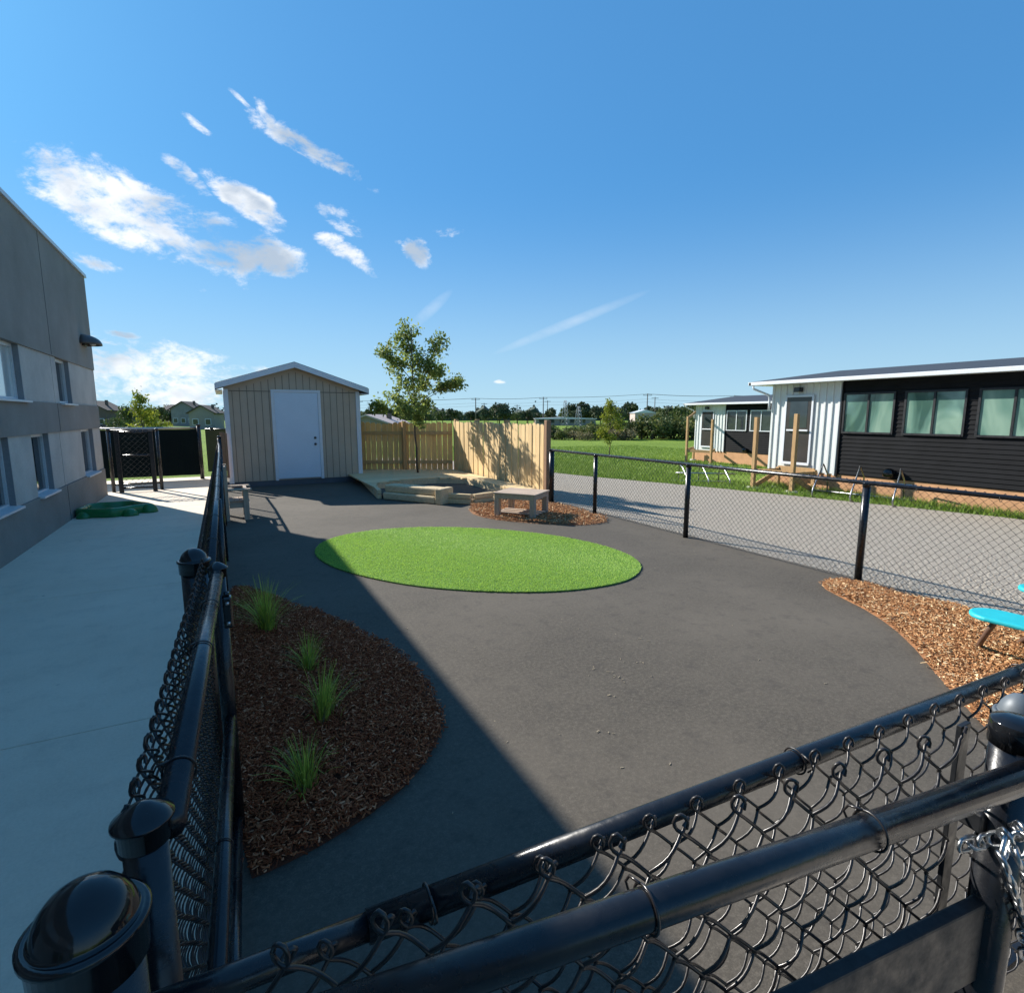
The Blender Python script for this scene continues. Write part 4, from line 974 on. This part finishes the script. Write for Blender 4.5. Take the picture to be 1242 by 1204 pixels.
def scatter(protos, spots, labels=None):
    used = [False]*len(protos)
    for i, (px, D, s_) in enumerate(spots):
        k = i % len(protos); x, y, _ = at(px, D); p = (x, y, H(x, y)-.05); rz = random.uniform(0, 6.28)
        lb_ = labels[i] if labels else protos[k]['label']
        if not used[k]: o = protos[k]; o.location = p; o.rotation_euler = (0,0,rz); o.scale = (s_,)*3; used[k] = True; o['label'] = lb_
        else: dup(protos[k], p, lb_, rz, s_)
# olive bush belt at the far side of the lawn (right), darker trees further off
G1 = 'bushes along the far edge of the lawn'; L1 = 'olive green bush in the hedge belt along the far edge of the lawn'
pb = [far_tree(L1, M['leaf_bush'], 3.2, 2.3, 1500, .34, bush=True), far_tree(L1, M['leaf_mid'], 2.8, 2.5, 1400, .34, bush=True), far_tree(L1, M['leaf_bush'], 2.4, 2.1, 1200, .32, bush=True)]
for p in pb: p['group'] = G1
sp = [(px+random.uniform(-4,4), random.uniform(64,76), random.uniform(.75,1.2)*(.55 if px < 720 else (.78 if px < 790 else .92))) for px in list(range(655,850,9))+list(range(700,850,16))+list(range(790,900,14))]
scatter(pb, sp)
pr_b = [far_tree(L1, M['leaf_reed'], 1.6, 2.2, 900, .28, bush=True)]; pr_b[0]['group'] = 'dry reeds in front of the hedge belt'; pr_b[0]['label'] = 'dry tan reed clump at the foot of the hedge belt'
scatter(pr_b, [(px, random.uniform(61,66), random.uniform(.5,.8)) for px in range(672,760,12)])
G2 = 'dark trees on the skyline'; L2 = 'distant dark tree on the skyline beyond the fields'
pd = [far_tree(L2, M['leaf_dark'], 8.0, 4.2, 1300, .8), far_tree(L2, M['leaf_mid'], 7.2, 4.6, 1300, .8), far_tree(L2, M['leaf_dark'], 9.0, 3.8, 1300, .8)]
for p in pd: p['group'] = G2
sp = []
for px in list(range(436,560,8))+list(range(560,690,11))+list(range(690,760,7))+list(range(760,935,8)):
    D = random.uniform(170,230); s_ = .62+.18*random.random()
    if 436 < px < 480: s_ = .72+.1*random.random()
    if px > 700: s_ = .82+.25*random.random()
    sp.append((px+random.uniform(-3,3), D, s_))
sp += [(612,175,1.12),(606,178,1.0),(590,170,.72),(697,190,1.15),(690,192,1.0),(705,188,1.1),(640,180,.7),(822,180,1.0),(840,180,1.0)]
sp += [(px+random.uniform(-2,2), random.uniform(150,210), .75+.25*random.random()) for px in list(range(118,260,8))]
scatter(pd, [(a, b, c*.88) for a, b, c in sp])
dw = MB(); v = []; f = []
ang = np.arange(90, 1300, 6)
for i, px in enumerate(ang):
    x, y, _ = at(px, 330); h_ = 5.5+2.2*math.sin(i*.7)+1.6*math.sin(i*1.9+1)+random.uniform(-.8,.8); x2, y2, _ = at(px, 345)
    v += [(x,y,-1.6),(x,y,h_*.8-1.5),(x2,y2,h_-1.5),(x2,y2,-1.6)]
n_ = len(ang); f = [(i*4+j, (i+1)*4+j, (i+1)*4+j+1, i*4+j+1) for i in range(n_-1) for j in range(3)]
dwb = dw.add(v, f); q = leaf_quads([((Vector(v[i*4+2])*(1-t)+Vector(v[(i+1)*4+2])*t)-Vector((0,0,random.uniform(0,4)))) for i in range(n_-1) for t in (0,.25,.5,.75)], 9000, 1.6, .9, 0, .8)
for a in q: dwb.add(a.tolist(), [(0,1,2,3)])
o = dwb.build('distant_woods', simple('distant_woodland', (0.035,0.055,0.035), 0.95, 0.3, .3, fine=0)); tag(o, 'low belt of distant woodland on the horizon', 'woodland', kind='stuff')

# ------------------------------------------------------------------ houses far left, sheds, power line
M['brick'] = simple('brown_brick', (0.16,0.11,0.09), 0.9, 0.2, 2); M['roof_brown'] = simple('dark_roof_shingles', (0.05,0.045,0.045), 0.9, 0.2, 2)
M['render'] = simple('pale_house_siding', (0.27,0.24,0.21), 0.8, 0.08, 1); M['stone'] = simple('grey_stone_facing', (0.24,0.23,0.23), 0.9, 0.2, 1)
M['pale_roof'] = simple('pale_pink_roofing', (0.45,0.36,0.33), 0.8, 0.12, 2)
def house(label, px, D, w, d, h, rh, wall, roof, gable=True, rot=0, wins=3, floors=2, zoff=0):
    x, y, _ = at(px, D); t = thing('house', label, 'house', (0,0,0)); b = MB(); b.box(-w/2,w/2,-d/2,d/2,-.6,h)
    if gable: b.add([(-w/2,-d/2,h),(w/2,-d/2,h),(0,-d/2,h+rh),(-w/2,d/2,h),(w/2,d/2,h),(0,d/2,h+rh)], [(0,1,2),(5,4,3)])
    wo_ = b.build('wall', wall); wo_.parent = t; b = MB(); e = .45
    if gable:
        for s_ in (-1, 1): b.prism_y([(s_*(w/2+e), h-e*rh/(w/2)), (0, h+rh), (0, h+rh+.2), (s_*(w/2+e), h-e*rh/(w/2)+.2)][::s_], -d/2-e, d/2+e)
    else: b.add([(-w/2-e,-d/2-e,h),(w/2+e,-d/2-e,h),(w/2+e,d/2+e,h),(-w/2-e,d/2+e,h),(-w*.2,0,h+rh),(w*.2,0,h+rh)], [(0,1,5,4),(1,2,5),(2,3,4,5),(3,0,4),(3,2,1,0)])
    r_ = b.build('roof', roof); r_.parent = t
    c_ = MB().box(w*.22,w*.22+.45,-.3,.4,h,h+rh+.35).build('chimney', M['brick']); c_.parent = r_; c_.matrix_parent_inverse = Matrix()
    for fl in range(floors):
        for i in range(wins):
            xx = -w/2+w*(i+.5)/wins; b = MB(); z0 = .9+fl*2.8
            if z0+1.5 > h: continue
            b.box(xx-.6,xx+.6,-d/2-.06,-d/2-.001,z0,z0+1.35); q = b.build('window', M['white_trim']); q.parent = t
            g_ = MB().box(xx-.5,xx+.5,-d/2-.09,-d/2-.062,z0+.1,z0+1.25).build('pane', M['glass_dark']); g_.parent = q
    t.location = (x, y, H(x, y)+zoff); t.rotation_euler = (0,0,rot); return t
house('dark brown house beside the grey building corner on the skyline', 131, 140, 8, 9, 4.3, 2.2, M['brick'], M['roof_brown'], True, -.3)
house('long low grey house partly hidden behind the rounded bush', 160, 165, 11, 9, 3.6, 1.6, M['stone'], M['roof_brown'], False, -.2)
house('brown brick house leftmost of the pair near the pale gabled one', 222, 180, 6.5, 9, 4.6, 1.9, M['brick'], M['roof_brown'], False, -.25)
house('stone fronted house with white window frames next to the pale gabled one', 238, 160, 6, 9, 4.9, 1.9, M['stone'], M['roof_brown'], True, -.3)
house('pale sided gabled house right beside the shed roof', 259, 125, 5.0, 8, 3.6, 1.5, M['render'], M['roof_brown'], True, -.25, 2)
house('low pale house with pinkish roof seen over the shaded board fence', 461, 70, 6.0, 7, 1.9, 1.0, M['render'], M['pale_roof'], True, -.6, 3, 1)
# low white sheds and steel frames of a depot
dp = thing('depot_building', 'long low white depot building beyond the lawn right of the board fence', 'building', (0,0,0))
x, y, _ = at(683, 170); b = MB(); b.box(-9,9,-5,5,-.5,1.9); w_ = b.build('wall', M['render']); w_.parent = dp
r_ = MB().prism_y([(-9.3,1.9),(9.3,1.9),(9.3,2.1),(0,2.5),(-9.3,2.1)], -5.3, 5.3).build('roof', M['alu']); r_.parent = dp
for i in range(5): q = MB().box(-8+i*3.1,-6.5+i*3.1,-5.04,-5.001,.8,1.9).build('window', M['glass_dark']); q.parent = dp
dp.location = (x, y, H(x, y)); dp.rotation_euler = (0,0,-YAW)
x, y, _ = at(776, 140); pv = thing('depot_building', 'small pink and white depot shed half hidden by bushes', 'building', (0,0,0))
b = MB(); b.box(-2.6,2.6,-3,3,-.5,2.6); w_ = b.build('wall', M['pale_roof']); w_.parent = pv
r_ = MB().prism_y([(-2.9,2.6),(2.9,2.6),(0,3.4)], -3.2, 3.2).build('roof', M['alu']); r_.parent = pv; pv.location = (x, y, H(x, y)+1.0); pv.rotation_euler = (0,0,-YAW)
M['pole'] = simple('grey_wood_pole', (0.13,0.12,0.11), 0.9, 0.1); M['lattice'] = simple('grey_lattice_steel', (0.30,0.33,0.36), 0.6, 0.1)
poles = [(578,170,483),(658,175,482),(781,165,478),(440,185,486),(884,165,480)]
tops = []
PN = {578: 'utility pole rising above the board fence right of the young tree', 658: 'utility pole above the sunlit pine fence', 781: 'tall utility pole with crossarm over the bushes', 440: 'utility pole hidden beside the shed roof edge', 884: 'utility pole seen just above the farther classroom roof'}
for px, D, yt in sorted(poles):
    x, y, _ = at(px, D); zt = zat(yt, D); z0 = H(x, y); t = thing('utility_pole', PN[px], 'pole', (x, y, z0), 'poles of the near power line')
    MB().lathe((x,y,0), [(.20,z0-.3),(.13,zt)], 10).build('shaft', M['pole'], t)
    MB().obox((x,y,zt-.5), 2.6,.14,.14, R_).build('crossarm', M['pole'], t); tops.append((x, y, zt))
    for k in (-1.1, 0, 1.1): p = Vector((x,y,zt-.42))+R_*k; MB().lathe(tuple(p), [(.05,0),(.07,.12),(.04,.3)], 8).build('insulator', M['lattice'], t)
pl_ = thing('power_line', 'thin overhead wires strung across the skyline between the poles', 'wires', (tops[2][0], tops[2][1], 0))
for k, dz in ((-1.1,-.15),(1.1,-.15),(0,-.15),(0,-1.6),(0,-2.5)):
    P = []
    ends = [Vector(tops[0])-R_*45]+[Vector(p) for p in tops]+[Vector(tops[-1])+R_*45]
    for a, c in zip(ends, ends[1:]):
        for i in range(8): t_ = i/8; w = a.lerp(c, t_); w.z -= .35*math.sin(math.pi*t_); P.append(w+R_*0+Fw*k+Vector((0,0,dz)))
    MB().tube(P, .022, 4).build('wire', M['pole'], pl_)
for i, (px, D, yt, lb_) in enumerate([(588,215,489,'short far pole just right of the first utility pole'),(627,220,491,'short distant pole midway along the board fence skyline'),(663,210,486,'thin distant pole close beside the pole over the pine fence'),(790,190,482,'slim distant pole to the right of the tall crossarm pole'),(764,215,490,'short distant pole above the bushes left of the tall crossarm pole')]):
    x, y, _ = at(px, D); zt = zat(yt, D); t = thing('utility_pole', lb_, 'pole', (x, y, H(x,y)))
    MB().lathe((x,y,0), [(.18,-1.5),(.12,zt)], 8).build('shaft', M['pole'], t); MB().obox((x,y,zt-.4), 2.4,.14,.14, R_).build('crossarm', M['pole'], t)
for px, D, yt, lb_ in [(684,160,486,'lattice steel mast left of the long white depot building roof end'),(700,150,493,'shorter lattice steel frame in front of the white depot')]:
    x, y, _ = at(px, D); zt = zat(yt, D); t = thing('lattice_mast', lb_, 'mast', (x,y,H(x,y))); b = MB(); z0 = H(x,y)-.2
    for sx in (-1,1):
        for sy in (-1,1): b.tube([(x+sx*.9,y+sy*.9,z0),(x+sx*.25,y+sy*.25,zt)], .07, 4)
    nz = 6
    for i in range(nz):
        a0 = i/nz; a1 = (i+1)/nz; r0 = .9-.65*a0; r1 = .9-.65*a1; za = z0+(zt-z0)*a0; zb = z0+(zt-z0)*a1
        for c0, c1 in (((-1,-1),(1,-1)),((1,-1),(1,1)),((1,1),(-1,1)),((-1,1),(-1,-1))): b.tube([(x+c0[0]*r0,y+c0[1]*r0,za),(x+c1[0]*r1,y+c1[1]*r1,zb)], .04, 4)
    b.build('frame', M['lattice'], t)

# ------------------------------------------------------------------ portable classrooms
def classroom(label, X, YF_, dz, glassm, nwin, length, nz0, foot):
    t = thing('portable_classroom', label, 'building', (X, YF_-3, dz-.6)); y1 = YF_
    Wd = 7.4; xr = X+Wd; yw = YF_-2.27; y0 = YF_-length
    MB().box(X+.05, xr, y0, y1-.02, dz-1.0, dz-.04).build('skirting', M['skirt'], t)
    MB().box(X+.03, X+.26, y0, yw-.003, dz-.04, dz+2.62).build('dark_wall', M['black_siding'], t)
    b = MB(); z = dz-.02
    while z < dz+2.55: b.add([(X+.029,y0,z),(X+.029,yw-.006,z),(X+.014,yw-.006,z+.010),(X+.014,y0,z+.010),(X+.029,y0,z+.105),(X+.029,yw-.006,z+.105)], [(0,1,2,3),(3,2,5,4)]); z += .112
    b.build('lap_siding', M['black_siding'], t)
    b = MB(); b.box(X+.03, xr, yw, y1, dz-.04, dz+2.62); b.box(X+.27, xr, y0, yw-.002, dz-.04, dz+2.62); b.build('white_wall', M['white_metal'], t)
    b = MB(); yy = y1-.06
    while yy > yw+.05:
        if not (y1-1.50 < yy < y1-.48): b.box(X-.001, X+.029, yy-.03, yy+.03, dz-.08, dz+2.6)
        else: b.box(X-.001, X+.029, yy-.03, yy+.03, dz+2.3, dz+2.6)
        yy -= .215
    for i in range(30):
        xx = X+.15+i*.24
        if xx < xr: b.box(xx-.03, xx+.03, y1+.001, y1+.026, dz-.05, dz+2.6)
    b.build('cladding_rib', M['white_metal'], t)
    MB().box(X-.012, X+.028, yw-.05, yw-.008, dz-.1, dz+2.6).build('corner_trim', M['black_siding'], t)
    # roof: low gable
    ez = dz+2.72; ov = .42; b = MB(); xm = X+Wd/2; rz = ez+.50
    b.add([(X-ov,y0-.4,ez),(X-ov,y1+.55,ez),(xm,y1+.15,rz),(xm,y0,rz),(xr+ov,y0-.4,ez),(xr+ov,y1+.55,ez)], [(0,3,2,1),(3,4,5,2),(1,2,5)])
    rf2 = b.build('roof', M['roof_dark'], t); m_ = rf2.modifiers.new('t', 'SOLIDIFY'); m_.thickness = .03
    b = MB(); b.box(X-ov-.02, X-ov+.09, y0-.4, y1+.55, ez-.11, ez-.005); b.box(X-ov-.02, xr+ov, y1+.46, y1+.57, ez-.11, ez-.006); b.build('gutter', M['white_trim'], rf2, .01)
    MB().box(X-ov+.092, xr+ov, y0-.4, y1+.458, ez-.10, ez-.085).build('soffit', M['white_trim'], rf2)
    MB().tube([(X-ov+.03,y1+.42,ez-.1),(X-ov+.05,y1+.40,ez-.22),(X-.06,y1+.06,ez-.42),(X-.05,y1+.03,ez-.6),(X-.05,y1+.03,ez-.9)], .035, 10).build('downpipe', M['white_trim'], t)
    # door
    b = MB(); b.box(X-.035,X-.003,y1-1.46,y1-1.40,dz+.22,dz+2.27); b.box(X-.035,X-.003,y1-.58,y1-.52,dz+.22,dz+2.27); b.box(X-.035,X-.003,y1-1.40,y1-.58,dz+2.21,dz+2.27); b.box(X-.06,X-.003,y1-1.46,y1-.52,dz+.14,dz+.218)
    fr = b.build('door_frame', M['white_trim'], t, .004)
    dr_ = MB().box(X-.025,X+.01,y1-1.398,y1-.582,dz+.222,dz+2.208).build('door', M['door_dark'], t)
    MB().box(X-.029,X-.026,y1-1.28,y1-.70,dz+1.28,dz+2.08).build('glass', M['glass_dark'], dr_)
    MB().beam((X-.07,y1-1.36,dz+1.2),(X-.07,y1-.66,dz+1.2),.04,.05).build('push_bar', M['alu'], dr_, .005)
    MB().box(X-.16,X-.003,y1-1.08,y1-.86,dz+2.36,dz+2.50).build('door_lamp', M['black_cap'], t, .02)
    # windows
    for i in range(nwin):
        ya = yw-.08-i*1.58; yb_ = ya-1.36
        if yb_ < y0+.3: break
        b = MB(); b.box(X-.02,X+.02,yb_,yb_+.05,dz+1.15,dz+2.28); b.box(X-.02,X+.02,ya-.05,ya,dz+1.15,dz+2.28); b.box(X-.02,X+.02,yb_+.05,ya-.05,dz+2.23,dz+2.28); b.box(X-.03,X+.02,yb_+.05,ya-.05,dz+1.15,dz+1.20); b.box(X-.02,X+.02,(ya+yb_)/2-.025,(ya+yb_)/2+.025,dz+1.2,dz+2.23)
        w_ = b.build('window', M['board_black'] if dz > -.1 else M['alu'], t)
        for k in range(2):
            p0 = yb_+.05 if k == 0 else (ya+yb_)/2+.025; p1 = (ya+yb_)/2-.025 if k == 0 else ya-.05
            MB().box(X+.008,X+.014,p0,p1,dz+1.2,dz+2.23).build('pane', glassm, w_)
    for k in range(3): MB().lathe((X-.10,yw-1.5-k*3.2,dz+.12), [(.05,-.10),(.13,-.08),(.15,0),(.13,.10),(.05,.14)], 14).build('vent_cap', M['black_cap'], t)
    return t
classroom('nearer portable classroom, black siding with painted green reflections in its windows and a white end', 15.7, 11.87, 0.0, M['pane_reflection'], 8, 22, 0, 0)
classroom('farther portable classroom, half hidden behind the nearer one', 25.2, 24.2, -.34, M['glass_dark'], 5, 16, 0, 0)
def porch(label, pts, beams, foots):
    t = thing('porch_frame', label, 'frame', (pts[0][0], pts[0][1], pts[0][2]))
    for x, y, z0, z1 in pts: MB().box(x-.055,x+.055,y-.055,y+.055,z0,z1).build('post', M['postwood'], t, .006)
    for a, c in beams: MB().beam(a, c, .05, .14).build('beam', M['postwood'], t, .004)
    for x, y, z0, z1 in pts: MB().lathe((x,y,z0-.02), [(.19,-.05),(.19,.06),(.17,.08)], 16).build('footing', M['wall_light'], t)
porch('raw lumber porch posts standing before the nearer classroom door', [(14.35,11.30,-.58,1.60),(14.50,10.10,-.58,1.70),(15.5,11.3,-.62,.05),(15.5,10.1,-.62,.05)],
      [((14.35,11.30,-.02),(14.50,10.10,-.02)),((14.35,11.30,-.06),(15.62,11.3,-.06)),((14.50,10.10,-.06),(15.62,10.1,-.06)),((15.5,11.3,.02),(15.5,10.1,.02)),((14.5,10.1,-.12),(15.4,10.1,-.52)),((14.35,11.3,-.52),(15.4,11.3,-.12))], 0)
porch('raw lumber porch frame before the farther classroom', [(23.0,22.6,-1.0,1.60),(23.4,21.2,-1.0,1.45),(24.9,23.9,-1.0,-.3)], [((23.0,22.6,-.25),(24.9,23.9,-.25)),((23.0,22.6,-.30),(23.4,21.2,-.30)),((23.4,21.2,-.3),(25.0,22.4,-.3)),((23.0,22.6,1.5),(24.9,23.9,1.85))], 0)
# galvanised bike racks lying on the grass
def rack(label, ox, oy, z, ang, s_=1.0):
    t = thing('bike_rack', label, 'rack', (ox, oy, z)); c, sn = math.cos(ang), math.sin(ang)
    T = lambda p: (ox+s_*(p[0]*c-p[1]*sn), oy+s_*(p[0]*sn+p[1]*c), z+s_*p[2])
    for y_ in (0, .75, 1.5):
        MB().tube([T(p) for p in [(0,y_,.03),(-.12,y_,.04),(-.17,y_,.12),(-.12,y_,.24),(.45,y_+.12,.62),(.70,y_+.2,.70),(.95,y_+.2,.45),(1.0,y_+.2,.03)]], .019, 10).build('hoop', M['silver'], t)
    MB().tube([T((.2,-.25,.44)), T((.2,1.9,.44))], .022, 8).build('crossbar', M['silver'], t)
    MB().tube([T((.98,-.1,.05)), T((.98,2.0,.05))], .022, 8).build('foot_bar', M['silver'], t)
rack('galvanised tubular bike rack on the verge by the nearer classroom wall', 14.3, 7.2, -.56, .15, 1.25)
rack('galvanised tubular bike rack on the lawn before the farther classroom', 14.0, 11.9, -.55, .9, .85)
